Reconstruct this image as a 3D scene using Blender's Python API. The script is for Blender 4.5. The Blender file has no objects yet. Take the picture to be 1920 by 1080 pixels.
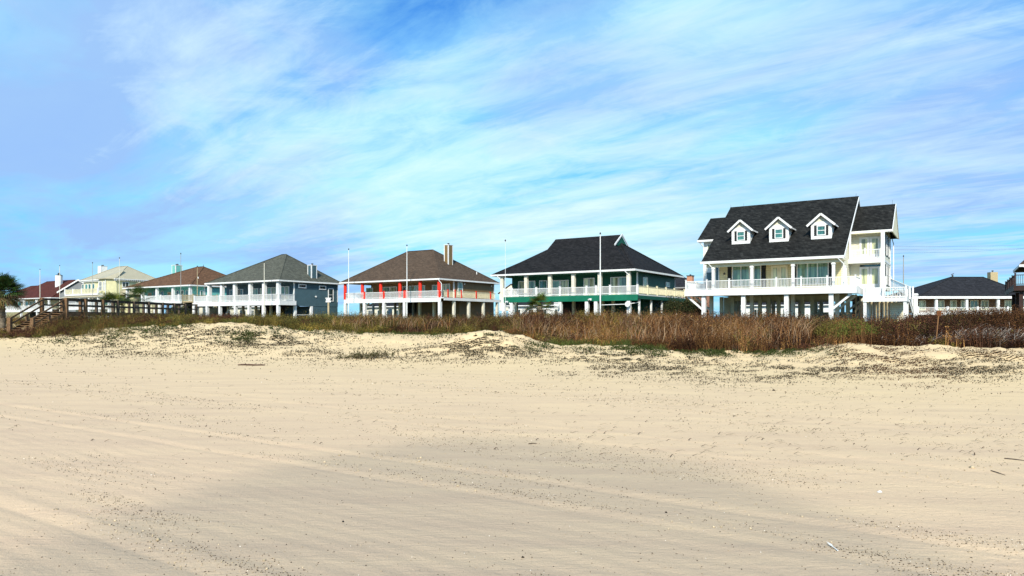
import bpy, math, random
import numpy as np
from math import radians, sin, cos, pi
from mathutils import Vector

random.seed(7)
rng = np.random.default_rng(11)
scene = bpy.context.scene
COL = scene.collection
F = 1300.0          # focal length in pixels of a 1920 wide picture
EYE = 1.6           # height of the eye above the beach
HY = 600.0          # row of the horizon
TH = radians(33)    # bearing of the street of beach houses
CT, ST = cos(TH), sin(TH)

# ------------------------------------------------------------------ materials
def new_mat(name):
    m = bpy.data.materials.new(name); m.use_nodes = True
    nt = m.node_tree; b = nt.nodes['Principled BSDF']
    return m, nt, b

def N(nt, t, **kw):
    n = nt.nodes.new(t)
    for k, v in kw.items():
        if k.startswith('i_'): n.inputs[k[2:].replace('_', ' ')].default_value = v
        else: setattr(n, k, v)
    return n

def L(nt, a, b): nt.links.new(a, b)

def ramp(nt, fac, stops):
    r = N(nt, 'ShaderNodeValToRGB'); e = r.color_ramp.elements
    while len(e) < len(stops): e.new(0.5)
    for el, (p, c) in zip(e, stops):
        el.position = p; el.color = (*c, 1) if len(c) == 3 else c
    if fac is not None: L(nt, fac, r.inputs[0])
    return r

def plain(name, c, rough=0.6, var=0.12, scale=2.0, bump=0.0, bscale=30, metallic=0.0, spec=0.3):
    m, nt, b = new_mat(name)
    tc = N(nt, 'ShaderNodeTexCoord')
    no = N(nt, 'ShaderNodeTexNoise', i_Scale=scale, i_Detail=5.0, i_Roughness=0.65)
    L(nt, tc.outputs['Object'], no.inputs['Vector'])
    d = tuple(x * (1 - var * 1.6) for x in c); l = tuple(min(1, x * (1 + var)) for x in c)
    r = ramp(nt, no.outputs[0], [(0.3, d), (0.7, l)])
    L(nt, r.outputs[0], b.inputs['Base Color'])
    b.inputs['Roughness'].default_value = rough; b.inputs['Metallic'].default_value = metallic
    b.inputs['Specular IOR Level'].default_value = spec
    if bump:
        n2 = N(nt, 'ShaderNodeTexNoise', i_Scale=bscale, i_Detail=4.0)
        L(nt, tc.outputs['Object'], n2.inputs['Vector'])
        bp = N(nt, 'ShaderNodeBump', i_Strength=bump, i_Distance=0.02)
        L(nt, n2.outputs[0], bp.inputs['Height']); L(nt, bp.outputs[0], b.inputs['Normal'])
    return m

def siding(name, c, pitch=0.19, groove=0.55, rough=0.55, var=0.10, vertical=False):
    m, nt, b = new_mat(name)
    tc = N(nt, 'ShaderNodeTexCoord'); sp = N(nt, 'ShaderNodeSeparateXYZ')
    L(nt, tc.outputs['Object'], sp.inputs[0])
    if vertical:
        ad = N(nt, 'ShaderNodeMath', operation='ADD'); L(nt, sp.outputs[0], ad.inputs[0]); L(nt, sp.outputs[1], ad.inputs[1]); src = ad.outputs[0]
    else: src = sp.outputs[2]
    dv = N(nt, 'ShaderNodeMath', operation='DIVIDE'); L(nt, src, dv.inputs[0]); dv.inputs[1].default_value = pitch
    fr = N(nt, 'ShaderNodeMath', operation='FRACT'); L(nt, dv.outputs[0], fr.inputs[0])
    no = N(nt, 'ShaderNodeTexNoise', i_Scale=1.3, i_Detail=6.0, i_Roughness=0.7)
    L(nt, tc.outputs['Object'], no.inputs['Vector'])
    d = tuple(x * (1 - var * 1.5) for x in c); l = tuple(min(1, x * (1 + var)) for x in c)
    r = ramp(nt, no.outputs[0], [(0.3, d), (0.7, l)])
    g = ramp(nt, fr.outputs[0], [(0.0, (groove,) * 3), (0.10, (groove,) * 3), (0.2, (1, 1, 1)), (1.0, (1, 1, 1))])
    mx = N(nt, 'ShaderNodeMix', data_type='RGBA', blend_type='MULTIPLY'); mx.inputs[0].default_value = 1
    L(nt, r.outputs[0], mx.inputs[6]); L(nt, g.outputs[0], mx.inputs[7]); L(nt, mx.outputs[2], b.inputs['Base Color'])
    inv = N(nt, 'ShaderNodeMath', operation='SUBTRACT'); inv.inputs[0].default_value = 1; L(nt, fr.outputs[0], inv.inputs[1])
    bp = N(nt, 'ShaderNodeBump', i_Strength=0.5, i_Distance=0.03); L(nt, inv.outputs[0], bp.inputs['Height'])
    L(nt, bp.outputs[0], b.inputs['Normal'])
    b.inputs['Roughness'].default_value = rough; b.inputs['Specular IOR Level'].default_value = 0.3
    return m

def shingle(name, c, contrast=0.5, tabw=0.42, course=0.17):
    m, nt, b = new_mat(name)
    tc = N(nt, 'ShaderNodeTexCoord'); sp = N(nt, 'ShaderNodeSeparateXYZ'); L(nt, tc.outputs['Object'], sp.inputs[0])
    ad = N(nt, 'ShaderNodeMath', operation='ADD'); L(nt, sp.outputs[0], ad.inputs[0]); L(nt, sp.outputs[1], ad.inputs[1])
    cb = N(nt, 'ShaderNodeCombineXYZ'); L(nt, ad.outputs[0], cb.inputs[0]); L(nt, sp.outputs[2], cb.inputs[1])
    br = N(nt, 'ShaderNodeTexBrick', i_Scale=1.0)
    br.inputs['Brick Width'].default_value = tabw; br.inputs['Row Height'].default_value = course
    br.inputs['Mortar Size'].default_value = 0.012; br.inputs['Bias'].default_value = 0.0
    lo = tuple(x * (1 - contrast) for x in c); hi = tuple(x * (1 + contrast) for x in c)
    br.inputs['Color1'].default_value = (*lo, 1); br.inputs['Color2'].default_value = (*hi, 1)
    br.inputs['Mortar'].default_value = (*[x * 0.45 for x in c], 1)
    L(nt, cb.outputs[0], br.inputs['Vector'])
    no = N(nt, 'ShaderNodeTexNoise', i_Scale=2.6, i_Detail=5.0, i_Roughness=0.75); L(nt, tc.outputs['Object'], no.inputs['Vector'])
    r = ramp(nt, no.outputs[0], [(0.34, (1 - contrast * 1.1,) * 3), (0.66, (1 + contrast * 1.0,) * 3)])
    mx = N(nt, 'ShaderNodeMix', data_type='RGBA', blend_type='MULTIPLY'); mx.inputs[0].default_value = 1
    L(nt, br.outputs[0], mx.inputs[6]); L(nt, r.outputs[0], mx.inputs[7]); L(nt, mx.outputs[2], b.inputs['Base Color'])
    bp = N(nt, 'ShaderNodeBump', i_Strength=0.6, i_Distance=0.03); L(nt, br.outputs[1], bp.inputs['Height']); bp.invert = True
    L(nt, bp.outputs[0], b.inputs['Normal'])
    b.inputs['Roughness'].default_value = 0.9; b.inputs['Specular IOR Level'].default_value = 0.15
    return m

def glass(name, c, rough=0.08, spec=0.5):
    m, nt, b = new_mat(name)
    tc = N(nt, 'ShaderNodeTexCoord')
    no = N(nt, 'ShaderNodeTexNoise', i_Scale=0.7, i_Detail=2.0); L(nt, tc.outputs['Object'], no.inputs['Vector'])
    r = ramp(nt, no.outputs[0], [(0.35, tuple(x * 0.75 for x in c)), (0.65, tuple(x * 1.2 for x in c))])
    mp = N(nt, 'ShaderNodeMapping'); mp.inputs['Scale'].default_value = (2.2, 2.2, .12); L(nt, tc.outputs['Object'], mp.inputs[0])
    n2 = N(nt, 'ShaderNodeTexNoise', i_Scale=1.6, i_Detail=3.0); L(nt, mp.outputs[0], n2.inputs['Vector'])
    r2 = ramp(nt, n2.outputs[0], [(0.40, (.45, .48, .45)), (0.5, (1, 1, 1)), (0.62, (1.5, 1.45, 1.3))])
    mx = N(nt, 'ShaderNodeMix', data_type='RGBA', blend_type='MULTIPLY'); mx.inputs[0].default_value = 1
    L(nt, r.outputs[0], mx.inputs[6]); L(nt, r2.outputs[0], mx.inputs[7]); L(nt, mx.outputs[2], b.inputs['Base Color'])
    b.inputs['Roughness'].default_value = rough; b.inputs['Specular IOR Level'].default_value = spec
    return m

def attr_mat(name, rough=0.85, trans=0.0):
    m, nt, b = new_mat(name)
    a = N(nt, 'ShaderNodeAttribute', attribute_name='tint'); L(nt, a.outputs['Color'], b.inputs['Base Color'])
    b.inputs['Roughness'].default_value = rough; b.inputs['Specular IOR Level'].default_value = 0.1
    return m

WHITE = plain('white_paint', (0.72, 0.72, 0.69), 0.5, 0.06, 1.5)
OFFWHITE = plain('weathered_white', (0.66, 0.62, 0.50), 0.6, 0.12, 2)
CREAM_TRIM_SHADED_RAIL = plain('cream_trim_and_shaded_rail', (0.72, 0.66, 0.45), 0.6, 0.08, 2)  # cream trim; on side railings it paints white dimmed by glancing sun
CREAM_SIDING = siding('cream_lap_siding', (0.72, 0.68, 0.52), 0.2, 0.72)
SHADED_CREAM = siding('shaded_cream_siding', (0.62, 0.53, 0.29), 0.2, 0.75)  # cream siding with the porch shade darkened into its colour
WHITE_SIDING = siding('white_lap_siding', (0.80, 0.80, 0.74), 0.2, 0.72)
BLACK_SHINGLE = shingle('black_shingles', (0.016, 0.016, 0.0145), 0.5, .35, .22)
CHAR_SHINGLE = shingle('charcoal_shingles', (0.014, 0.013, 0.013), 0.4)
BROWN_SHINGLE = shingle('umber_shingles', (0.088, 0.060, 0.040), 0.2)
GREY_SHINGLE = shingle('greygreen_shingles', (0.088, 0.090, 0.070), 0.2)
RUST_SHINGLE = shingle('rust_brown_shingles', (0.130, 0.068, 0.036), 0.22)
RED_SHINGLE = shingle('dark_red_shingles', (0.085, 0.024, 0.016), 0.25)
SLATE_SHINGLE = shingle('slate_shingles', (0.022, 0.022, 0.025), 0.35)
GREEN_SIDING = siding('green_lap_siding', (0.004, 0.072, 0.038), 0.19, 0.55)
GREEN_PAINT = plain('green_paint', (0.006, 0.135, 0.072), 0.5, 0.12, 1)
TAN_SIDING = siding('olive_tan_siding', (0.195, 0.124, 0.048), 0.19, 0.6)
BLUE_SIDING = siding('slate_blue_siding', (0.058, 0.108, 0.126), 0.19, 0.6)
AQUA_SIDING = siding('aqua_siding', (0.16, 0.48, 0.42), 0.19, 0.75)
YELLOW_SIDING = siding('pale_yellow_siding', (0.62, 0.58, 0.33), 0.19, 0.78)
GREY_SIDING = siding('grey_siding', (0.20, 0.21, 0.21), 0.19, 0.7)
KHAKI_SIDING = siding('khaki_siding', (0.30, 0.27, 0.14), 0.19, 0.7)
RUST_SIDING = siding('brown_panel_siding', (0.17, 0.09, 0.035), 0.3, 0.8, vertical=True)
RED_PAINT = plain('red_paint', (0.72, 0.030, 0.012), 0.45, 0.08, 1.5)
METAL_ROOF = siding('standing_seam_roof', (0.42, 0.37, 0.25), 0.45, 0.7, 0.45, vertical=True)
DARK_SHUTTER = siding('black_shutters', (0.010, 0.012, 0.012), 0.07, 0.6)
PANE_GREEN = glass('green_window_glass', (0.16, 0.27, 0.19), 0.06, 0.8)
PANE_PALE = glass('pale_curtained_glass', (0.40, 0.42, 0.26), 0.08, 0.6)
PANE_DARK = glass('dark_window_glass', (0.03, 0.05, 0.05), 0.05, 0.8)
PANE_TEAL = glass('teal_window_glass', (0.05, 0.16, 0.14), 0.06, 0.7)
CURTAIN = plain('curtain_cloth', (0.55, 0.52, 0.36), 0.9, 0.1, 3)
WOOD = plain('brown_timber', (0.165, 0.092, 0.043), 0.8, 0.35, 3, 0.4, 12)
OLDWOOD = plain('weathered_timber', (0.088, 0.062, 0.042), 0.85, 0.35, 3, 0.4, 12)
TANWOOD = plain('pale_timber', (0.42, 0.34, 0.20), 0.8, 0.2, 3)
DARKBROWN = plain('dark_brown_stain', (0.035, 0.013, 0.008), 0.6, 0.3, 2)
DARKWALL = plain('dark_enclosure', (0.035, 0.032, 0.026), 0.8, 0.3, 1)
BRICK = plain('orange_brick', (0.52, 0.24, 0.14), 0.85, 0.25, 8)
METAL = plain('dark_flue_metal', (0.05, 0.05, 0.05), 0.5, 0.2, 4)
GREYMETAL = plain('grey_pole_metal', (0.30, 0.30, 0.28), 0.5, 0.1, 4)
CONCRETE = plain('pale_concrete', (0.38, 0.36, 0.30), 0.9, 0.15, 1)
WIRE = plain('wire_black', (0.03, 0.035, 0.045), 0.6, 0.1, 1)

# ------------------------------------------------------------------ mesh builder
class MB:
    def __init__(s): s.v = []; s.f = []
    def add(s, vs, fs):
        o = len(s.v); s.v += [tuple(v) for v in vs]; s.f += [tuple(i + o for i in f) for f in fs]; return s
    def box(s, x0, x1, y0, y1, z0, z1):
        if x0 > x1: x0, x1 = x1, x0
        if y0 > y1: y0, y1 = y1, y0
        if z0 > z1: z0, z1 = z1, z0
        return s.add([(x0, y0, z0), (x1, y0, z0), (x1, y1, z0), (x0, y1, z0), (x0, y0, z1), (x1, y0, z1), (x1, y1, z1), (x0, y1, z1)],
                     [(0, 3, 2, 1), (4, 5, 6, 7), (0, 1, 5, 4), (1, 2, 6, 5), (2, 3, 7, 6), (3, 0, 4, 7)])
    def beam(s, a, b, w, h):
        a = Vector(a); b = Vector(b); d = (b - a).normalized()
        up = Vector((0, 0, 1)) if abs(d.z) < 0.95 else Vector((0, 1, 0))
        r = d.cross(up).normalized() * (w / 2); u = r.cross(d).normalized() * (h / 2)
        vs = [p + q for p in (a, b) for q in (-r - u, r - u, r + u, -r + u)]
        return s.add(vs, [(0, 1, 2, 3), (7, 6, 5, 4), (0, 4, 5, 1), (1, 5, 6, 2), (2, 6, 7, 3), (3, 7, 4, 0)])
    def tube(s, pts, rs, n=8):
        pts = [Vector(p) for p in pts]
        if not isinstance(rs, (list, tuple)): rs = [rs] * len(pts)
        rings = []
        for i, p in enumerate(pts):
            d = (pts[min(i + 1, len(pts) - 1)] - pts[max(i - 1, 0)]).normalized()
            up = Vector((0, 0, 1)) if abs(d.z) < 0.9 else Vector((1, 0, 0))
            a = d.cross(up).normalized(); b = a.cross(d)
            rings.append([p + (a * cos(2 * pi * k / n) + b * sin(2 * pi * k / n)) * rs[i] for k in range(n)])
        vs = [v for r in rings for v in r]; fs = []
        for i in range(len(pts) - 1):
            for k in range(n):
                fs.append((i * n + k, i * n + (k + 1) % n, (i + 1) * n + (k + 1) % n, (i + 1) * n + k))
        fs.append(tuple(range(n - 1, -1, -1))); fs.append(tuple((len(pts) - 1) * n + k for k in range(n)))
        return s.add(vs, fs)
    def prism(s, poly, axis, a0, a1):
        """poly: list of (p,q); axis 0: points (a,p,q), axis 1: (p,a,q), axis 2: (p,q,a)"""
        def P(a, p, q): return (a, p, q) if axis == 0 else ((p, a, q) if axis == 1 else (p, q, a))
        n = len(poly)
        vs = [P(a0, *q) for q in poly] + [P(a1, *q) for q in poly]
        fs = [tuple(range(n)), tuple(range(2 * n - 1, n - 1, -1))] + [(i, i + n, (i + 1) % n + n, (i + 1) % n) for i in range(n)]
        return s.add(vs, fs)
    def build(s, name, mat, parent=None, label=None, bevel=0):
        me = bpy.data.meshes.new(name); me.from_pydata(s.v, [], s.f); me.update()
        import bmesh
        bm = bmesh.new(); bm.from_mesh(me); bmesh.ops.recalc_face_normals(bm, faces=bm.faces); bm.to_mesh(me); bm.free()
        me.materials.append(mat)
        o = bpy.data.objects.new(name, me); COL.objects.link(o)
        if parent: o.parent = parent
        if label: o['label'] = label
        return o

def tag(o, label=None, cat=None, group=None, kind=None):
    if label: o['label'] = label
    if cat: o['category'] = cat
    if group: o['group'] = group
    if kind: o['kind'] = kind
    return o

def root(name, loc, rz, label, cat, group=None):
    e = bpy.data.objects.new(name, None); COL.objects.link(e); e.empty_display_size = 0.3
    e.location = loc; e.rotation_euler = (0, 0, rz)
    return tag(e, label, cat, group)

def npmesh(name, V, faces, mat, cols=None, parent=None, smooth=False):
    """V (n,3); faces list of int arrays (m,3) or (m,4)."""
    me = bpy.data.meshes.new(name); V = np.asarray(V, np.float32)
    me.vertices.add(len(V)); me.vertices.foreach_set('co', V.ravel())
    loops = np.concatenate([f.ravel() for f in faces]).astype(np.int32)
    tot = np.concatenate([np.full(len(f), f.shape[1], np.int32) for f in faces])
    st = np.concatenate([[0], np.cumsum(tot)[:-1]]).astype(np.int32)
    me.loops.add(len(loops)); me.loops.foreach_set('vertex_index', loops)
    me.polygons.add(len(tot)); me.polygons.foreach_set('loop_start', st); me.polygons.foreach_set('loop_total', tot)
    if smooth: me.polygons.foreach_set('use_smooth', np.ones(len(tot), bool))
    me.update(calc_edges=True)
    if cols is not None:
        a = me.color_attributes.new('tint', 'FLOAT_COLOR', 'POINT')
        c = np.ones((len(V), 4), np.float32); c[:, :3] = cols; a.data.foreach_set('color', c.ravel())
    me.materials.append(mat)
    o = bpy.data.objects.new(name, me); COL.objects.link(o)
    if parent: o.parent = parent
    return o

# ------------------------------------------------------------------ noise and terrain
def _h(i, j, seed):
    n = (i * 374761393 + j * 668265263 + seed * 974634777) & 0xFFFFFFFF
    n = ((n ^ (n >> 13)) * 1274126177) & 0xFFFFFFFF
    return ((n ^ (n >> 16)) & 0xFFFF) / 65535.0
def vnoise(x, y, seed=0):
    x = np.asarray(x, float); y = np.asarray(y, float)
    i = np.floor(x).astype(np.int64); j = np.floor(y).astype(np.int64); fx = x - i; fy = y - j
    fx = fx * fx * (3 - 2 * fx); fy = fy * fy * (3 - 2 * fy)
    a = _h(i, j, seed); b = _h(i + 1, j, seed); c = _h(i, j + 1, seed); d = _h(i + 1, j + 1, seed)
    return (a * (1 - fx) + b * fx) * (1 - fy) + (c * (1 - fx) + d * fx) * fy - 0.5
def fbm(x, y, seed=0, o=4):
    r = 0; a = 1.0
    for k in range(o): r = r + a * vnoise(x * 2 ** k, y * 2 ** k, seed + k); a *= 0.5
    return r
def sstep(a, b, x):
    t = np.clip((x - a) / (b - a), 0, 1); return t * t * (3 - 2 * t)

YBX = [-300, 0, 100, 150, 200, 260, 333, 370, 420, 466, 520, 600, 640, 700, 850, 900, 960, 1000, 1050, 1150, 1240, 1300, 1400, 1500, 1560, 1620, 1700, 1800, 1860, 1920, 2300]
YBY = [630, 628, 623, 619, 613, 612, 612, 607, 606, 607, 613, 620, 622, 626, 626, 624, 630, 640, 647, 648, 652, 656, 659, 656, 650, 645, 650, 650, 654, 655, 655]
YTX = [-300, 0, 60, 100, 200, 300, 400, 500, 600, 700, 800, 880, 930, 1000, 1100, 1200, 1300, 1400, 1500, 1570, 1640, 1690, 1750, 1850, 1920, 2300]
YTY = [589, 589, 591, 588, 588, 589, 588, 590, 589, 588, 591, 591, 587, 583, 581, 584, 587, 589, 589, 593, 598, 595, 588, 581, 579, 579]
def kx(X, Y):
    Y = np.where(Y > 0.5, Y, 0.5); return np.clip(X / Y, -0.95, 0.95)
def foot_y(k): return 35.2 / (1 + 0.55 * k)
def sdist(X, Y): return (0.55 * X + Y - 35.2) / 1.141
def ztop(k):
    px = 960 + F * k; return EYE + (HY - np.interp(px, YTX, YTY)) * (40.9 / (1 + 0.55 * k)) / F
def zfoot(k):
    px = 960 + F * k; return EYE - (np.interp(px, YBX, YBY) - HY) * foot_y(k) / F

TRACKS = [(-0.9, 0.05), (1.6, 0.04), (2.35, 0.045), (4.6, 0.03), (5.4, 0.035), (8.2, 0.03), (9.0, 0.03), (12.5, 0.025)]
def terrain(X, Y, fine=True):
    X = np.asarray(X, float); Y = np.asarray(Y, float)
    k = kx(X, Y); s = sdist(X, Y)
    zf = zfoot(k); zt = ztop(k)
    beach = zf * sstep(-13, 0.5, s) ** 1.25
    zp = zt - 0.85
    z = np.where(s < 0, beach, beach + (zp - zf) * sstep(0, 5, s))
    z = z + (1.4 - zp) * sstep(8, 26, s)
    # mounds of blown sand
    for (cx, cy, h, a, b) in [(-1.45, 30.2, 0.56, 1.7, 1.3), (0.7, 30.6, 0.22, 1.3, 0.9), (-3.9, 29.4, 0.16, 1.4, 1.0), (13.2, 23.5, 0.16, 1.8, 0.9),
                              (15.6, 22.6, 0.14, 1.6, 0.8), (11.2, 24.6, 0.20, 1.2, 0.9), (-9.5, 30.5, 0.18, 2.2, 1.2), (-14.5, 34.5, 0.16, 2.5, 1.2), (9.2, 23.3, 0.07, 1.5, .7)]:
        dx = X - cx; dy = Y - cy; u = dx * CT - dy * ST; v = dx * ST + dy * CT
        z = z + h * np.exp(-(u / a) ** 2 - (v / b) ** 2)
    rough = sstep(-11, -3, s) * (1 - sstep(4, 9, s))
    z = z + rough * (0.20 * fbm(X * 0.55, Y * 0.55, 3) + 0.13 * fbm(X * 2.1, Y * 2.1, 9, 4))
    # beach undulation
    z = z + 0.045 * fbm(X * 0.16, Y * 0.16, 21, 3) * sstep(3.0, 16.0, Y)
    if fine:
        near = (1 - sstep(14, 30, np.hypot(X, Y)))
        c = X * ST + Y * CT + 0.25 * vnoise(X * 0.15, Y * 0.15, 5)
        uu = X * CT - Y * ST
        side = 1 - sstep(-1.5, 5.5, uu)
        for (c0, d) in TRACKS:
            q = (c - c0 - 3.5) / 0.05
            z = z - near * side * d * 0.26 * np.exp(-q * q) + near * side * d * 0.13 * np.exp(-((c - c0 - 3.5 - 0.17) / 0.07) ** 2)
        z = z + near * 0.009 * fbm(uu * 0.9, c * 2.6, 31, 4)
        z = z + near * 0.0025 * np.sin(c * 34 + 5 * vnoise(uu * 1.2, c * 1.2, 77)) * (0.5 + vnoise(uu * 0.5, c * 0.5, 12))
    return z

def build_ground():
    a_in = np.linspace(-41.5, 41.5, 760); a_out = np.concatenate([np.linspace(45, 315, 46)])
    ang = np.radians(np.concatenate([a_in, a_out]))
    r = [0.35]
    while r[-1] < 2600:
        q = r[-1]
        if q < 2.4: r.append(q * 1.12)
        elif q < 55: r.append(q * 1.0095)
        elif q < 120: r.append(q * 1.03)
        else: r.append(q * 1.16)
    r = np.array(r); nr = len(r); na = len(ang)
    A, R = np.meshgrid(ang, r)
    X = R * np.sin(A); Y = R * np.cos(A)
    Z = terrain(X, Y)
    far = R > 400
    Z = np.where(far, 1.2, Z); Z = np.where((Y < 0.5), np.minimum(Z, 0.0) , Z)
    V = np.stack([X.ravel(), Y.ravel(), Z.ravel()], 1)
    idx = np.arange(nr * na).reshape(nr, na)
    nx = np.roll(idx, -1, axis=1)
    q = np.stack([idx[:-1], nx[:-1], nx[1:], idx[1:]], -1).reshape(-1, 4)[:, ::-1]
    V = np.vstack([V, [[0, 0, 0]]]); c = len(V) - 1
    t = np.stack([np.full(na, c), nx[0], idx[0]], 1)[:, ::-1]
    m, nt, b = new_mat('beach_sand')
    tc = N(nt, 'ShaderNodeTexCoord'); gm = N(nt, 'ShaderNodeNewGeometry')
    n1 = N(nt, 'ShaderNodeTexNoise', i_Scale=0.16, i_Detail=5.0, i_Roughness=0.55); L(nt, gm.outputs['Position'], n1.inputs['Vector'])
    mp = N(nt, 'ShaderNodeMapping'); mp.inputs['Rotation'].default_value = (0, 0, TH); mp.inputs['Scale'].default_value = (0.35, 2.2, 1)
    L(nt, gm.outputs['Position'], mp.inputs[0])
    n2 = N(nt, 'ShaderNodeTexNoise', i_Scale=1.1, i_Detail=6.0, i_Roughness=0.65); L(nt, mp.outputs[0], n2.inputs['Vector'])
    n3 = N(nt, 'ShaderNodeTexNoise', i_Scale=95.0, i_Detail=3.0, i_Roughness=0.7); L(nt, gm.outputs['Position'], n3.inputs['Vector'])
    # damp firm sand by the water, dry sand up by the dune: distance from the dune foot
    dt = N(nt, 'ShaderNodeVectorMath', operation='DOT_PRODUCT'); L(nt, gm.outputs['Position'], dt.inputs[0]); dt.inputs[1].default_value = (0.482, 0.876, 0)
    ad = N(nt, 'ShaderNodeMath', operation='MULTIPLY_ADD'); L(nt, n1.outputs[0], ad.inputs[0]); ad.inputs[1].default_value = 9.0; L(nt, dt.outputs['Value'], ad.inputs[2])
    mr = N(nt, 'ShaderNodeMapRange'); mr.inputs['From Min'].default_value = 9; mr.inputs['From Max'].default_value = 27; L(nt, ad.outputs[0], mr.inputs[0])
    r1 = ramp(nt, mr.outputs[0], [(0.0, (0.605, 0.440, 0.288)), (0.45, (0.645, 0.474, 0.293)), (1.0, (0.67, 0.498, 0.282))])
    r2 = ramp(nt, n2.outputs[0], [(0.25, (0.86, 0.85, 0.88)), (0.5, (0.98, 0.98, 0.98)), (0.75, (1.07, 1.08, 1.04))])
    mx = N(nt, 'ShaderNodeMix', data_type='RGBA', blend_type='MULTIPLY'); mx.inputs[0].default_value = 1; L(nt, r1.outputs[0], mx.inputs[6]); L(nt, r2.outputs[0], mx.inputs[7])
    r3 = ramp(nt, n3.outputs[0], [(0.3, (0.86,) * 3), (0.7, (1.10,) * 3)])
    mx2 = N(nt, 'ShaderNodeMix', data_type='RGBA', blend_type='MULTIPLY'); mx2.inputs[0].default_value = 0.8; L(nt, mx.outputs[2], mx2.inputs[6]); L(nt, r3.outputs[0], mx2.inputs[7])
    # broad damp patch of firmer, darker sand
    dv = N(nt, 'ShaderNodeVectorMath', operation='SUBTRACT'); L(nt, gm.outputs['Position'], dv.inputs[0]); dv.inputs[1].default_value = (-.2, 3.4, 0)
    dm = N(nt, 'ShaderNodeVectorMath', operation='MULTIPLY'); L(nt, dv.outputs[0], dm.inputs[0]); dm.inputs[1].default_value = (1 / 3.1, 1 / 5.8, 0)
    dl = N(nt, 'ShaderNodeVectorMath', operation='LENGTH'); L(nt, dm.outputs[0], dl.inputs[0])
    da = N(nt, 'ShaderNodeMath', operation='MULTIPLY_ADD'); L(nt, n1.outputs[0], da.inputs[0]); da.inputs[1].default_value = .5; L(nt, dl.outputs['Value'], da.inputs[2])
    dr2 = N(nt, 'ShaderNodeMapRange', interpolation_type='SMOOTHSTEP'); L(nt, da.outputs[0], dr2.inputs[0]); dr2.inputs['From Min'].default_value = 1.16; dr2.inputs['From Max'].default_value = 1.42
    dr2.inputs['To Min'].default_value = 1; dr2.inputs['To Max'].default_value = 0
    mxd = N(nt, 'ShaderNodeMix', data_type='RGBA', blend_type='MULTIPLY'); L(nt, dr2.outputs[0], mxd.inputs[0]); L(nt, mx2.outputs[2], mxd.inputs[6]); mxd.inputs[7].default_value = (.80, .83, .86, 1)
    # inland turf beyond the brush
    mg = N(nt, 'ShaderNodeMapRange'); mg.inputs['From Min'].default_value = 35; mg.inputs['From Max'].default_value = 38; L(nt, dt.outputs['Value'], mg.inputs[0])
    rg = ramp(nt, n2.outputs[0], [(0.3, (0.06, 0.05, 0.02)), (0.7, (0.13, 0.12, 0.05))])
    mx3 = N(nt, 'ShaderNodeMix', data_type='RGBA'); L(nt, mg.outputs[0], mx3.inputs[0]); L(nt, mxd.outputs[2], mx3.inputs[6]); L(nt, rg.outputs[0], mx3.inputs[7])
    L(nt, mx3.outputs[2], b.inputs['Base Color'])
    b.inputs['Roughness'].default_value = 0.95; b.inputs['Specular IOR Level'].default_value = 0.12
    # wind ripples and grain
    mp2 = N(nt, 'ShaderNodeMapping'); mp2.inputs['Rotation'].default_value = (0, 0, radians(8)); mp2.inputs['Scale'].default_value = (1.5, 9, 1); L(nt, gm.outputs['Position'], mp2.inputs[0])
    n4 = N(nt, 'ShaderNodeTexNoise', i_Scale=2.0, i_Detail=4.0, i_Roughness=0.6); n4.inputs['Distortion'].default_value = 0.6; L(nt, mp2.outputs[0], n4.inputs['Vector'])
    n5 = N(nt, 'ShaderNodeTexNoise', i_Scale=22.0, i_Detail=6.0, i_Roughness=0.75); L(nt, gm.outputs['Position'], n5.inputs['Vector'])
    b1 = N(nt, 'ShaderNodeBump', i_Strength=0.40, i_Distance=0.02); L(nt, n4.outputs[0], b1.inputs['Height'])
    b2 = N(nt, 'ShaderNodeBump', i_Strength=0.8, i_Distance=0.014); L(nt, n5.outputs[0], b2.inputs['Height']); L(nt, b1.outputs[0], b2.inputs['Normal'])
    L(nt, b2.outputs[0], b.inputs['Normal'])
    o = npmesh('beach_sand_ground', V, [q, t], m, smooth=True)
    tag(o, 'pale rippled beach sand rising to a low dune in front of the houses', 'sand', kind='structure')
build_ground()

# ------------------------------------------------------------------ houses
class House:
    def __init__(s, name, px, D, label, cat='house', th=TH, zg=1.4, group=None):
        s.c, s.s = cos(th), sin(th); s.X = (px - 960) / F * D; s.D = D; s.zg = zg
        s.r = root(name, (s.X, D, zg), -th, label, cat, group)
    def U(s, px, v=0.0):
        k = (px - 960) / F; return (k * (s.D + s.c * v) - s.X - s.s * v) / (s.c + s.s * k)
    def V(s, px, u=0.0):
        k = (px - 960) / F; return (k * (s.D - s.s * u) - s.X - s.c * u) / (s.s - k * s.c)
    def Z(s, y, u, v):
        return EYE + (HY - y) * (s.D - s.s * u + s.c * v) / F - s.zg

def pbox(m, pl, pos, a0, a1, z0, z1, d0, d1):
    """box lying on a wall plane: 'f' faces the beach, 'r' faces right, 'l' faces left"""
    if pl == 'f': m.box(a0, a1, pos - d1, pos - d0, z0, z1)
    elif pl == 'r': m.box(pos + d0, pos + d1, a0, a1, z0, z1)
    else: m.box(pos - d1, pos - d0, a0, a1, z0, z1)
    return m

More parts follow.
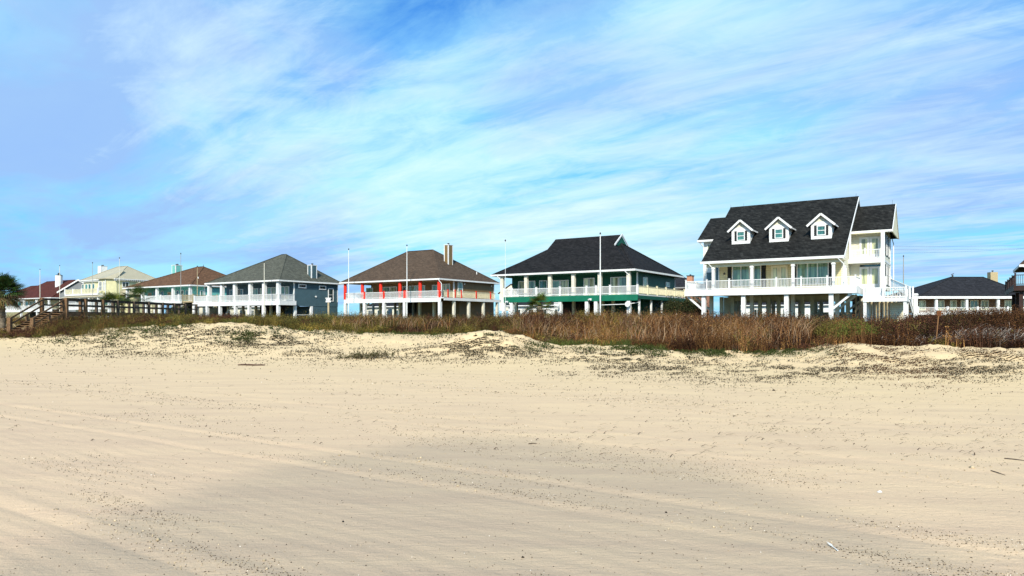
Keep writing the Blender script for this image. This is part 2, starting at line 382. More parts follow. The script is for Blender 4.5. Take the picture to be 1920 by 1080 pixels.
def window(par, pl, pos, a0, a1, z0, z1, cols=1, rows=1, fm=None, gm=None, name='window', fw=0.09, lower=0.0):
    fm = fm or WHITE; gm = gm or PANE_GREEN
    if a0 > a1: a0, a1 = a1, a0
    m = MB()
    pbox(m, pl, pos, a0, a0 + fw, z0, z1, 0.002, 0.09); pbox(m, pl, pos, a1 - fw, a1, z0, z1, 0.002, 0.09)
    pbox(m, pl, pos, a0 + fw, a1 - fw, z1 - fw, z1, 0.002, 0.087); pbox(m, pl, pos, a0 + fw, a1 - fw, z0, z0 + fw + lower, 0.002, 0.087)
    w = (a1 - a0 - 2 * fw)
    for i in range(1, cols):
        x = a0 + fw + w * i / cols; pbox(m, pl, pos, x - 0.04, x + 0.04, z0 + fw + lower, z1 - fw, 0.004, 0.082)
    for i in range(1, rows):
        z = z0 + lower + fw + (z1 - z0 - 2 * fw - lower) * i / rows
        pbox(m, pl, pos, a0 + fw, a1 - fw, z - 0.03, z + 0.03, 0.006, 0.078)
    f = m.build(name, fm, par)
    g = MB(); pbox(g, pl, pos, a0 + fw * .5, a1 - fw * .5, z0 + fw * .5 + lower, z1 - fw * .5, 0.003, 0.035)
    g.build('pane', gm, f)
    return f

def shutter(par, pl, pos, a0, a1, z0, z1):
    m = MB(); pbox(m, pl, pos, a0, a1, z0, z1, 0.002, 0.06); return m.build('shutter', DARK_SHUTTER, par)

def railing(par, p0, p1, z, h=0.98, z1=None, mat=None, postmat=None, posts=None, pw=0.13, gap=0.135, ph=0.12, bw=0.036, caps=True, lo=0.10):
    mat = mat or WHITE; postmat = postmat or mat
    p0 = Vector((*p0, z)); p1 = Vector((*p1, z if z1 is None else z1)); d = p1 - p0; Ln = d.length
    m = MB()
    m.beam(p0 + Vector((0, 0, h - 0.04)), p1 + Vector((0, 0, h - 0.04)), 0.09, 0.07)
    m.beam(p0 + Vector((0, 0, lo)), p1 + Vector((0, 0, lo)), 0.05, 0.08)
    n = max(2, int(Ln / gap))
    for i in range(1, n):
        q = p0 + d * (i / n); m.box(q.x - bw / 2, q.x + bw / 2, q.y - bw / 2, q.y + bw / 2, q.z + lo, q.z + h - 0.06)
    r = m.build('railing', mat, par)
    if posts is None: posts = [0, 1]
    for t in posts:
        q = p0 + d * t; k = MB(); k.box(q.x - pw / 2, q.x + pw / 2, q.y - pw / 2, q.y + pw / 2, q.z - 0.05, q.z + h + ph)
        if caps: k.box(q.x - pw / 2 - .025, q.x + pw / 2 + .025, q.y - pw / 2 - .025, q.y + pw / 2 + .025, q.z + h + ph, q.z + h + ph + 0.04)
        k.build('railing_post', postmat, par)
    return r

def ring(par, name, u0, u1, v0, v1, z0, z1, mat, t=0.10):
    m = MB()
    m.box(u0 - t, u1 + t, v0 - t, v0 - 0.002, z0, z1); m.box(u0 - t, u1 + t, v1 + 0.002, v1 + t, z0, z1)
    m.box(u0 - t, u0 - 0.002, v0, v1, z0 + .003, z1 - .003); m.box(u1 + 0.002, u1 + t, v0, v1, z0 + .003, z1 - .003)
    return m.build(name, mat, par)

def hip_roof(par, u0, u1, v0, v1, ze, ru0, ru1, rv, zr, mat, th=0.14):
    vs = [(u0, v0, ze), (u1, v0, ze), (u1, v1, ze), (u0, v1, ze), (ru0, rv, zr), (ru1, rv, zr)]
    lo = [(x, y, z - th) for x, y, z in vs[:4]]
    fs = [(0, 1, 5, 4), (1, 2, 5), (2, 3, 4, 5), (3, 0, 4), (0, 6, 7, 1), (1, 7, 8, 2), (2, 8, 9, 3), (3, 9, 6, 0), (6, 9, 8, 7)]
    o = MB().add(vs + lo, fs).build('roof', mat, par)
    c = MB()
    for a, b in ((0, 4), (1, 5), (2, 5), (3, 4), (4, 5)):
        A = Vector(vs[a]); B = Vector(vs[b])
        if (A - B).length > .3: c.beam(A + Vector((0, 0, .015)), B + Vector((0, 0, .015)), 0.28, 0.05)
    c.build('ridge_cap', mat, o)
    return o

def post(par, name, u, v, z0, z1, w, mat, cap=False):
    m = MB().box(u - w / 2, u + w / 2, v - w / 2, v + w / 2, z0, z1)
    if cap: m.box(u - w / 2 - .05, u + w / 2 + .05, v - w / 2 - .05, v + w / 2 + .05, z1 - .2, z1 - .05)
    return m.build(name, mat, par)

def roundpost(par, name, u, v, z0, z1, r, mat):
    return MB().tube([(u, v, z0), (u, v, z1)], r, 14).build(name, mat, par)

def downspout(par, u, v, z1, z0, du=0.5, dv=0.4, mat=None):
    m = MB().beam((u, v, z1), (u + du, v + dv, z1 - 0.55), 0.09, 0.09).beam((u + du, v + dv, z1 - 0.52), (u + du, v + dv, z0), 0.09, 0.09)
    return m.build('downspout', mat or WHITE, par)

def chimney(par, u0, u1, v0, v1, z0, z1, mat, trim=None, flues=1, cap=True):
    c = MB().box(u0, u1, v0, v1, z0, z1).build('chimney', mat, par)
    if trim:
        m = MB(); t = 0.12; e = 0.02
        for (u, v, su, sv) in ((u0, v0, 1, 1), (u1, v0, -1, 1), (u1, v1, -1, -1), (u0, v1, 1, -1)):
            m.box(u - su * e, u + su * t, v - sv * e, v + sv * t, z0, z1 - .002)
        m.box(u0 - .05, u1 + .05, v0 - .05, v1 + .05, z1, z1 + 0.09)
        m.build('corner_trim', trim, c)
    f = MB()
    for i in range(flues):
        x = u0 + (u1 - u0) * (i + 1) / (flues + 1); y = (v0 + v1) / 2
        f.tube([(x, y, z1 + .08), (x, y, z1 + 0.26)], 0.14, 10).tube([(x, y, z1 + .27), (x, y, z1 + .36)], [0.24, 0.10], 10)
    f.build('flue', METAL, c)
    return c

def lean_chair(name, loc, rz, mat, label, group='chairs on the decks'):
    r = root(name, loc, rz, label, 'chair', group)
    MB().box(-.27, .27, -.25, .25, .36, .42).build('seat', mat, r)
    b = MB()
    for i in range(5): b.beam((-.22 + i * .11, .24, .38), (-.22 + i * .11, .48, 1.0 + .05 * (2 - abs(i - 2))), .09, .025)
    b.build('backrest', mat, r)
    for sx in (-.26, .26):
        MB().box(sx - .03, sx + .03, -.25, -.19, 0, .36).build('leg', mat, r)
        MB().box(sx - .03, sx + .03, .19, .25, 0, .36).build('leg', mat, r)
        MB().box(sx - .05, sx + .05, -.3, .3, .58, .62).box(sx - .03, sx + .03, -.25, -.2, .42, .58).build('armrest', mat, r)
    return r

# ---------------- big white house
def white_house():
    h = House('white_stilt_house', 1583, 66, 'large white two storey stilt house with three dormers on its black roof')
    r = h.r; FL = 3.35; EV = 6.39; L_ = 13.77
    vw = 3.2; uR = -0.35
    ZR = 13.5; rv = 10.9
    # main walls
    body = MB().prism([(vw, FL), (15.5, FL), (15.5, 8.8), (6.5, 8.8), (vw, 7.6)], 0, -13.2, -0.45).build('wall', SHADED_CREAM, r)
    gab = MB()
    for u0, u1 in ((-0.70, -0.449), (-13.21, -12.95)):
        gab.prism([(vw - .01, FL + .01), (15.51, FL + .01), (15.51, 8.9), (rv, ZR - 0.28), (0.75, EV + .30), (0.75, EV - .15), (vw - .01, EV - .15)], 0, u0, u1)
    gab.build('gable_wall', CREAM_SIDING, r)
    # roof slabs
    def slab(u0, u1, v0, z0, v1, z1, th=0.2):
        n = Vector((0, -(z1 - z0), (v1 - v0))).normalized() * th
        return MB().prism([(v0, z0), (v1, z1), (v1 - n.y, z1 - n.z), (v0 - n.y, z0 - n.z)], 0, u0, u1)
    rf = slab(-L_ - .02, 0.0, 0, EV, rv, ZR); rf2 = slab(-L_ - .02, 0, 16.4, 9.0, rv, ZR); rf.add(rf2.v, rf2.f)
    roof = rf.build('roof', BLACK_SHINGLE, r)
    fas = MB().box(-L_ - .1, .1, -.12, -.002, EV - .27, EV - .02)
    for u, e, t in ((0.003, .02, .06), (-L_ - .045, -.12, .022)):
        fas.prism([(-.12, EV - .27), (-.12, EV - .05 + e), (rv, ZR + e), (16.4, 9.0 + e), (16.4, 8.78), (rv, ZR - .26)], 0, u, u + t)
    fas.build('fascia', WHITE, r)
    MB().box(-13.5, -.25, .02, vw, EV - .32, EV - .26).build('porch_ceiling', CREAM_TRIM_SHADED_RAIL, r)
    MB().box(-13.35, -.4, .35, .6, EV - .62, EV - .325).build('porch_beam', CREAM_TRIM_SHADED_RAIL, r)
    downspout(r, -.55, -.1, EV - .27, FL + .05, .45, .55); downspout(r, -13.0, -.1, EV - .27, FL + 1.2, .35, .5)
    # columns
    for px in (1337.6, 1410, 1487, 1563):
        post(r, 'porch_column', h.U(px, .45), .45, FL, EV - .63, .27, WHITE, True)
    # windows under the porch
    z0, z1 = FL + .55, FL + 2.68
    def f(px): return h.U(px, vw)
    wz = FL + .1
    window(r, 'f', vw, f(1373), f(1406), wz + .35, z1, 2, 1, WHITE, PANE_GREEN)
    window(r, 'f', vw, f(1413), f(1427), wz + .35, z1, 1, 1, WHITE, PANE_GREEN)
    window(r, 'f', vw, f(1494), f(1554), wz + .35, z1, 3, 1, WHITE, PANE_GREEN)
    for a, b in ((1373, 1427), (1443, 1479), (1492, 1556)):
        m = MB().box(f(a), f(b), vw - .05, vw - .002, z1 + .04, z1 + .22); m.build('transom_window', PANE_DARK, r)
    for a, b in ((1364.5, 1371.5), (1428, 1436), (1553.5, 1561)): shutter(r, 'f', vw, f(a), f(b), wz + .15, z1 + .1)
    shutter(r, 'f', vw, f(1489), f(1493), wz + .15, z1 + .1)
    window(r, 'f', vw, f(1446), f(1461), FL + .02, z1 - .15, 1, 1, CREAM_TRIM_SHADED_RAIL, PANE_PALE, 'door', .2, .25)
    window(r, 'f', vw, f(1461.3), f(1477), FL + .02, z1 - .15, 1, 1, CREAM_TRIM_SHADED_RAIL, PANE_PALE, 'door', .2, .25)
    window(r, 'f', vw, f(1341), f(1349), FL + .1, z1, 1, 1, WHITE, PANE_DARK)
    MB().tube([(f(1358.5), vw, FL + 1.9), (f(1358.5), vw - .1, FL + 1.9), (f(1358.5), vw - .16, FL + 1.8)], .1, 8).build('wall_lamp', METAL, r)
    # dormers
    sl = (ZR - EV) / rv
    for pxc, yb in ((1389.2, 457), (1460.5, 453), (1540, 447.5)):
        # front sill point on the roof slope
        v = 2.0
        for _ in range(40):
            u = h.U(pxc, v); zz = h.Z(yb, u, v); v += ((zz - EV) / sl - v) * 0.35
        u = h.U(pxc, v); zb = EV + sl * v - .05; w = .95; hh = 1.72; pk = .85
        d = MB()
        vb = v + (hh + .1) / sl
        d.prism([(v, zb), (v, zb + hh), (vb, zb + hh), (v + .05, zb)], 0, u - w, u + w)
        dm = d.build('dormer', WHITE_SIDING, r)
        g = MB().prism([(u - w, zb + hh + .002), (u + w, zb + hh + .002), (u, zb + hh + pk - .05)], 1, v + .01, v + .3); g.build('dormer_gable', CREAM_SIDING, dm)
        tr = MB().box(u - w - .01, u + w + .01, v - .03, v - .001, zb + .0, zb + .35).box(u - w - .02, u - w + .16, v - .035, v - .002, zb + .35, zb + hh).box(u + w - .16, u + w + .02, v - .035, v - .002, zb + .35, zb + hh)
        tr.box(u - w + .16, u + w - .16, v - .032, v - .002, zb + hh - .3, zb + hh + .05).build('dormer_trim', WHITE, dm)
        o = .32
        rr = MB()
        ve = v + (hh + pk + .2) / sl
        sx = (w + o); zo = zb + hh + pk; ze_ = zb + hh + pk - pk * sx / w
        vlo = v + (ze_ - zb) / sl - .1
        for sg in (-1, 1):
            vs = [(u + sg * sx, v - o, ze_), (u, v - o, zo), (u, ve, zo), (u + sg * sx, vlo, ze_)]
            lo = [(x, y, z - .1) for x, y, z in vs]
            rr.add(vs + lo, [(0, 1, 2, 3), (7, 6, 5, 4), (0, 4, 5, 1), (1, 5, 6, 2), (2, 6, 7, 3), (3, 7, 4, 0)])
        rr.build('dormer_roof', BLACK_SHINGLE, dm)
        rk = MB()
        for sg in (-1, 1): rk.beam((u + sg * (sx + .05), v - o - .04, ze_ - .09), (u, v - o - .04, zo - .05), .07, .2)
        rk.beam((u + sx + .03, v - o, ze_ - .07), (u + sx + .03, vlo - .2, ze_ - .07), .05, .14)
        rk.build('dormer_fascia', WHITE, dm)
        window(dm, 'f', v, u - .42, u + .42, zb + .38, zb + 1.38, 1, 2, WHITE, PANE_TEAL)
        shutter(dm, 'f', v, u - .66, u - .45, zb + .36, zb + 1.4); shutter(dm, 'f', v, u + .45, u + .66, zb + .36, zb + 1.4)
    # wings
    WE = 9.4
    def wing(u0, u1, uo0, uo1, v0, v1):
        MB().box(u0, u1, v0, v1, FL, WE - .1).build('wing_wall', CREAM_SIDING if uo1 > 0 else WHITE_SIDING, r)
        t = MB()
        zc = 12.5; vm = (v0 + v1) / 2 ; a = v0 - .6; b = v1 + .6
        g = MB()
        for x in (u0, u1 - .1): g.prism([(v0, WE - .1), (v1, WE - .1), (vm, zc - .35)], 0, x, x + .1)
        g.build('gable_wall', CREAM_SIDING, r)
        k = .2
        rfm = MB().prism([(a, WE), (vm, zc), (b, WE), (b, WE - k), (vm, zc - k), (a, WE - k)], 0, uo0, uo1)
        rfm.build('wing_roof', BLACK_SHINGLE, r)
        fm = MB().box(uo0, uo1, a - .1, a - .002, WE - .25, WE - .03)
        for x, e, t in ((uo0 - .025, -.12, .02), (uo1 + .003, .02, .06)): fm.prism([(a - .1, WE - .28), (a - .1, WE + e), (vm, zc + e), (b, WE + e), (b, WE - .28), (vm, zc - .25)], 0, x, x + t)
        if uo1 > 0:
            MB().prism([(a, WE - .24), (b, WE - .24), (b, WE - .18), (vm, zc - .2), (a, WE - .18)], 0, uo1 - .12, uo1 - .003).build('gable_panel', CREAM_TRIM_SHADED_RAIL, r)
        fm.box(uo0 + .02, uo1 - .02, a, v0 - .002, WE - .26, WE - .21).build('fascia', WHITE, r)
    # right wing: open double balcony in front of its walls
    wing(-.44, 2.75, -2.5, 3.5, 7.6, 14.6)
    wing(-15.6, -13.2, -16.16, -11.0, 6.6, 15.4)
    # right wing front balcony
    vb0 = 6.1
    F2 = FL + 3.08
    MB().box(-.44, 2.55, vb0, 7.6, F2 - .42, F2).build('balcony', WHITE, r)
    post(r, 'porch_column', 2.72, vb0 + .12, FL - 1.1, WE - .26, .34, WHITE); post(r, 'porch_column', -.25, vb0 + .12, F2, WE - .26, .16, WHITE)
    railing(r, (-.3, vb0 + .1), (2.55, vb0 + .1), F2, .95, posts=[0, .5])
    MB().box(2.58, 2.748, vb0, 7.6, WE - 1.2, WE - .3).box(-.44, 2.55, vb0 + .3, 7.6, WE - .35, WE - .3).build('balcony_ceiling', CREAM_TRIM_SHADED_RAIL, r)
    vv = 7.6
    for Z0 in (FL, F2):
        window(r, 'f', vv, .45, 1.38, Z0 + .02, Z0 + 2.35, 1, 1, WHITE, PANE_PALE, 'door', .2, .35)
        window(r, 'f', vv, 1.42, 2.35, Z0 + .02, Z0 + 2.35, 1, 1, WHITE, PANE_PALE, 'door', .2, .35)
    MB().box(.5, 2.4, vv - .05, vv - .002, F2 - .72, F2 - .52).build('transom_window', PANE_DARK, r)
    # right side of the wing: tall windows with shutters
    for Z0 in (FL, F2):
        for a in (9.0, 11.6):
            window(r, 'r', 2.75, a, a + 1.0, Z0 + .5, Z0 + 2.6, 1, 2, WHITE, PANE_DARK)
            shutter(r, 'r', 2.75, a - .5, a - .08, Z0 + .45, Z0 + 2.65); shutter(r, 'r', 2.75, a + 1.08, a + 1.5, Z0 + .45, Z0 + 2.65)
    ct = MB().box(2.752, 2.79, 7.6, 7.85, FL, WE - .26).box(2.752, 2.79, 14.4, 14.62, FL, WE - .26).box(2.752, 2.785, 7.86, 14.39, F2 - .25, F2 - .05); ct.build('corner_trim', WHITE, r)
    downspout(r, 2.9, 14.9, WE - .25, FL, .15, -.1)
    window(r, 'f', 6.6, -15.2, -14.2, F2 + .3, WE - .5, 1, 1, WHITE, PANE_PALE)
    window(r, 'f', 6.6, -15.3, -14.3, FL + .1, FL + 2.4, 1, 1, WHITE, PANE_DARK)
    downspout(r, -15.9, 6.0, WE - .25, FL, .35, .4)
    # door and trim on main right gable wall
    window(r, 'r', -.449, 3.6, 4.5, FL + .02, FL + 2.3, 1, 1, WHITE, WHITE, 'door', .15)
    # deck
    du0 = h.U(1284, -.3); du1 = h.U(1606, -.3)
    MB().box(du0, du1, -.28, vw - .005, FL - .10, FL).box(-.44, du1, vw, 7.5, FL - .10, FL - .003).box(du0, -13.22, vw, 6.5, FL - .1, FL - .003).build('deck', WHITE, r)
    bm = MB().box(du0, du1 - .003, -.36, -.282, FL - .60, FL - .02).box(du1 - .08, du1 - .002, -.281, 6.0, FL - .6, FL - .104).box(du0 + .002, du0 + .08, -.281, 6.4, FL - .6, FL - .104)
    for v in (1.6, 3.0, 4.4): bm.box(du0 + .1, du1 - .1, v, v + .12, FL - .5, FL - .105)
    bm.build('deck_beam', WHITE, r)
    Ld = du1 - du0
    ps = [0] + [(h.U(p, -.2) - du0) / Ld for p in (1324, 1366.5, 1455.7, 1503, 1552.5)]
    railing(r, (du0 + .1, -.2), (du1 - .1, -.2), FL, .98, posts=ps + [1])
    railing(r, (du0 + .1, -.1), (du0 + .1, 6.3), FL, .98, posts=[.5, 1])
    railing(r, (du1 - .1, -.1), (du1 - .1, 3.4), FL, .98, posts=[1])
    # landing and stairs on the right
    LF = 2.25; a0 = h.U(1618, -.1); a1 = h.U(1701, -.1)
    MB().box(a0, a1, -.2, 2.6, LF - .08, LF).build('landing', WHITE, r)
    MB().box(a0, a1, -.28, -.202, LF - .35, LF - .02).box(a1 - .08, a1, -.2, 2.5, LF - .35, LF - .083).box(a0, a0 + .08, -.2, 2.5, LF - .35, LF - .083).build('landing_beam', WHITE, r)
    for u in (a0 + .17, a1 - .17):
        for v in (-.05, 2.4): post(r, 'landing_post', u, v, -.3, LF - .355, .26, WHITE)
    railing(r, (a0 + .08, -.14), (a1 - .08, -.14), LF, .98, posts=[0, .47, 1])
    railing(r, (a0 + .08, 0), (a0 + .08, 1.2), LF, .98, posts=[])
    st = MB()
    for i in range(6):
        st.box(a0 - .0, a0 + 1.4, 2.6 + i * .28, 2.9 + i * .28, LF + (i) * .18 - .05 + .02, LF + (i + 1) * .18 - .002)
    st.build('stairs', WHITE, r)
    railing(r, (a0 + .08, 4.3), (a0 + .08, 2.5), FL, .98, LF, posts=[0, 1]); railing(r, (a0 + 1.5, 4.3), (a0 + 1.5, 2.5), FL, .98, LF, posts=[0, 1])
    # far stair rising toward the wing porch, and the flight down to the lawn
    railing(r, (3.4, 6.4), (a1 + .3, 3.0), FL + .05, .98, LF, posts=[0, 1])
    s2 = MB()
    for i in range(12):
        uu = a1 + .03 * i; v0_ = 2.7 + i * .27
        s2.box(uu - 1.2, uu, v0_, v0_ + .29, LF - (i + 1) * .185 - .04, LF - (i + 1) * .185)
    for q in (0, -1.25): s2.beam((a1 + q, 2.65, LF - .2), (a1 + q + .35, 6.0, LF - 2.3), .05, .28)
    s2.build('stairs', WHITE, r)
    railing(r, (a1 + .05, 2.65), (a1 + .4, 6.0), LF, .98, LF - 2.2, posts=[0, 1]); railing(r, (a1 - .08, 0), (a1 - .08, 2.6), LF, .98, posts=[])
    MB().box(a0 + 2.05, a1 - .1, 2.45, 2.6, 0, LF - .4).build('storage_wall', CREAM_SIDING, r)
    lat = MB()
    for i in range(9): lat.box(a0 + .3 + i * .22, a0 + .40 + i * .22, 2.5, 2.53, 0, LF - .4)
    lat.build('lattice_screen', OFFWHITE, r)
    post(r, 'newel_post', h.U(1717, 4.5), 4.5, 0, 2.75, .34, WHITE, True)
    # pilings
    for px in (1320, 1394.3, 1475, 1558.7): post(r, 'piling', h.U(px, .1), .1, -.3, FL - .61, .40, WHITE)
    for v, xs, mt in ((3.2, (1334, 1410, 1487, 1570), OFFWHITE), (7.2, (1353, 1374, 1425, 1442, 1460, 1505, 1523, 1590), CREAM_TRIM_SHADED_RAIL), (11.5, (1365, 1385, 1450, 1480, 1500, 1540, 1560, 1610), OFFWHITE), (15, (1395, 1440, 1530, 1580, 1620), OFFWHITE)):
        for px in xs: post(r, 'piling', h.U(px, v), v, -.3, FL - .52, .36, mt)
    br = []
    for (pa, v, sg) in ((1320, .1, -1), (1334, 3.2, -1), (1558.7, .1, 1), (1570, 3.2, 1), (1590, 7.2, 1)):
        u = h.U(pa, v); MB().beam((u + sg * .15, v, FL - 2.05), (u + sg * 1.75, v, FL - .66), .14, .2).build('brace', WHITE if v < 1 else OFFWHITE, r)
    # enclosed rooms and beams under the house
    MB().box(h.U(1357, 8), h.U(1371, 8), 8, 10.5, 0, FL - .53).build('under_room_wall', CREAM_TRIM_SHADED_RAIL, r)
    MB().box(-5.5, 1.5, 14.5, 15.5, 0, 1.1).build('under_room_wall', CREAM_SIDING, r)
    MB().box(-13, -.6, .4, 15.5, FL - .5, FL - .42).box(-13, .0, 7.3, 7.42, FL - 1.0, FL - .505).box(-13, .0, 11.6, 11.72, FL - 1.1, FL - .505).build('floor_joists', CREAM_TRIM_SHADED_RAIL, r)
    f3 = MB()
    for i in range(11): f3.box(.2 + i * .36, .38 + i * .36, 6.2, 6.3, 0, FL - .65)
    f3.build('lattice_screen', TANWOOD, r)
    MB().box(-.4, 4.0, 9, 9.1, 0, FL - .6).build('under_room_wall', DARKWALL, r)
    # roof finials
    for u, v, z in ((-13.7, rv, ZR), (-12.2, rv, ZR), (-.25, rv, ZR), (3.2, 11.1, 12.5), (-13.3, 4, 9.0)):
        MB().tube([(u, v, z - .1), (u, v, z + .45)], .012, 5).build('lightning_rod', METAL, r)
    # table on the landing
    t = root('patio_table', h.r.matrix_world @ Vector((0, 0, 0)), -TH, 'round white patio table on the white stair landing', 'table')
    p = Vector(((a0 + a1) / 2 + .85, 1.0, LF)); t.location = (h.X + p.x * h.c + p.y * h.s, h.D - p.x * h.s + p.y * h.c, h.zg + LF)
    MB().tube([(0, 0, .70), (0, 0, .74)], .62, 20).build('table_top', WHITE, t)
    for a in range(4): MB().beam((.35 * cos(a * pi / 2 + .7), .35 * sin(a * pi / 2 + .7), .7), (.45 * cos(a * pi / 2 + .7), .45 * sin(a * pi / 2 + .7), 0), .05, .05).build('leg', WHITE, t)
    return h
HW = white_house()

# ---------------- generic porch house on stilts
def porch_house(h, L_, W_, EV, FL, ridge, zr, mats, cols, colmat, colw, wall, deck, rail_posts, railpost_mat, pil, front_win, beam_mat, beam_h=.55, round_col=False, left_wall=None, beam_cols=True):
    r = h.r; vw, uw = wall
    body, shin, under = mats
    lw = left_wall if left_wall is not None else -L_ + .9
    MB().box(lw, uw, vw, W_ - .7, FL, EV - .15).build('wall', body, r)
    ctm = MB()
    ctm.box(uw - .02, uw + .03, vw - .03, vw + .12, FL, EV - .18).box(uw - .13, uw - .021, vw - .03, vw - .001, FL, EV - .18); ctm.box(uw + .002, uw + .03, W_ - .85, W_ - .7, FL, EV - .18)
    ctm.build('corner_trim', WHITE, r)
    roof = hip_roof(r, -L_, 0, 0, W_, EV, ridge[0], ridge[1], ridge[2], zr, shin)
    ring(r, 'gutter', -L_, 0, 0, W_, EV - .20, EV + .02, WHITE)
    MB().box(-L_ + .03, -.03, .03, vw - .01, EV - .22, EV - .16).build('porch_ceiling', body, r)
    for px in cols:
        u = h.U(px, .5)
        if round_col: roundpost(r, 'porch_column', u, .5, FL, EV - .21, colw / 2, colmat)
        else: post(r, 'porch_column', u, .5, FL, EV - .21, colw, colmat)
    d0, d1, dv, dside = deck      # left px, right px, front v, depth of deck
    ul, ur = h.U(d0, dv), h.U(d1, dv)
    MB().box(ul, ur, dv, vw, FL - .12, FL).build('deck', WHITE, r)
    MB().box(ul, ur, dv - .08, dv - .002, FL - .12 - beam_h, FL - .03).build('deck_beam', beam_mat, r)
    Ld = ur - ul
    railing(r, (ul + .08, dv + .05), (ur - .08, dv + .05), FL + .02, .98, posts=[(h.U(p, dv + .05) - ul - .08) / (Ld - .16) for p in rail_posts], postmat=railpost_mat, pw=.24 if railpost_mat is not WHITE else .2)
    railing(r, (ul + .08, dv + .1), (ul + .08, vw - .2), FL + .02, .98, posts=[1])
    zb = FL - .12 - beam_h
    pv, pxs = pil
    for px in pxs: post(r, 'piling', h.U(px, pv), pv, -.3, zb if pv < dv + .1 else FL - .13, .42, WHITE)
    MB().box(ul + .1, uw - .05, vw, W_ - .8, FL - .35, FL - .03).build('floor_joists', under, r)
    for (a, b, zz0, zz1, c, rw, gm, nm) in front_win:
        window(r, 'f', vw, h.U(a, vw), h.U(b, vw), FL + zz0, FL + zz1, c, rw, WHITE, gm, nm)
    return roof, ul, ur, zb

def lamp(par, u, v, z):
    m = MB().box(u - .15, u + .15, v - .06, v - .003, z - .08, z + .08)
    for s in (-.16, .16): m.tube([(u + s * .5, v - .05, z), (u + s, v - .25, z - .08)], [.05, .11], 8)
    return m.build('flood_lamp', WHITE, par)

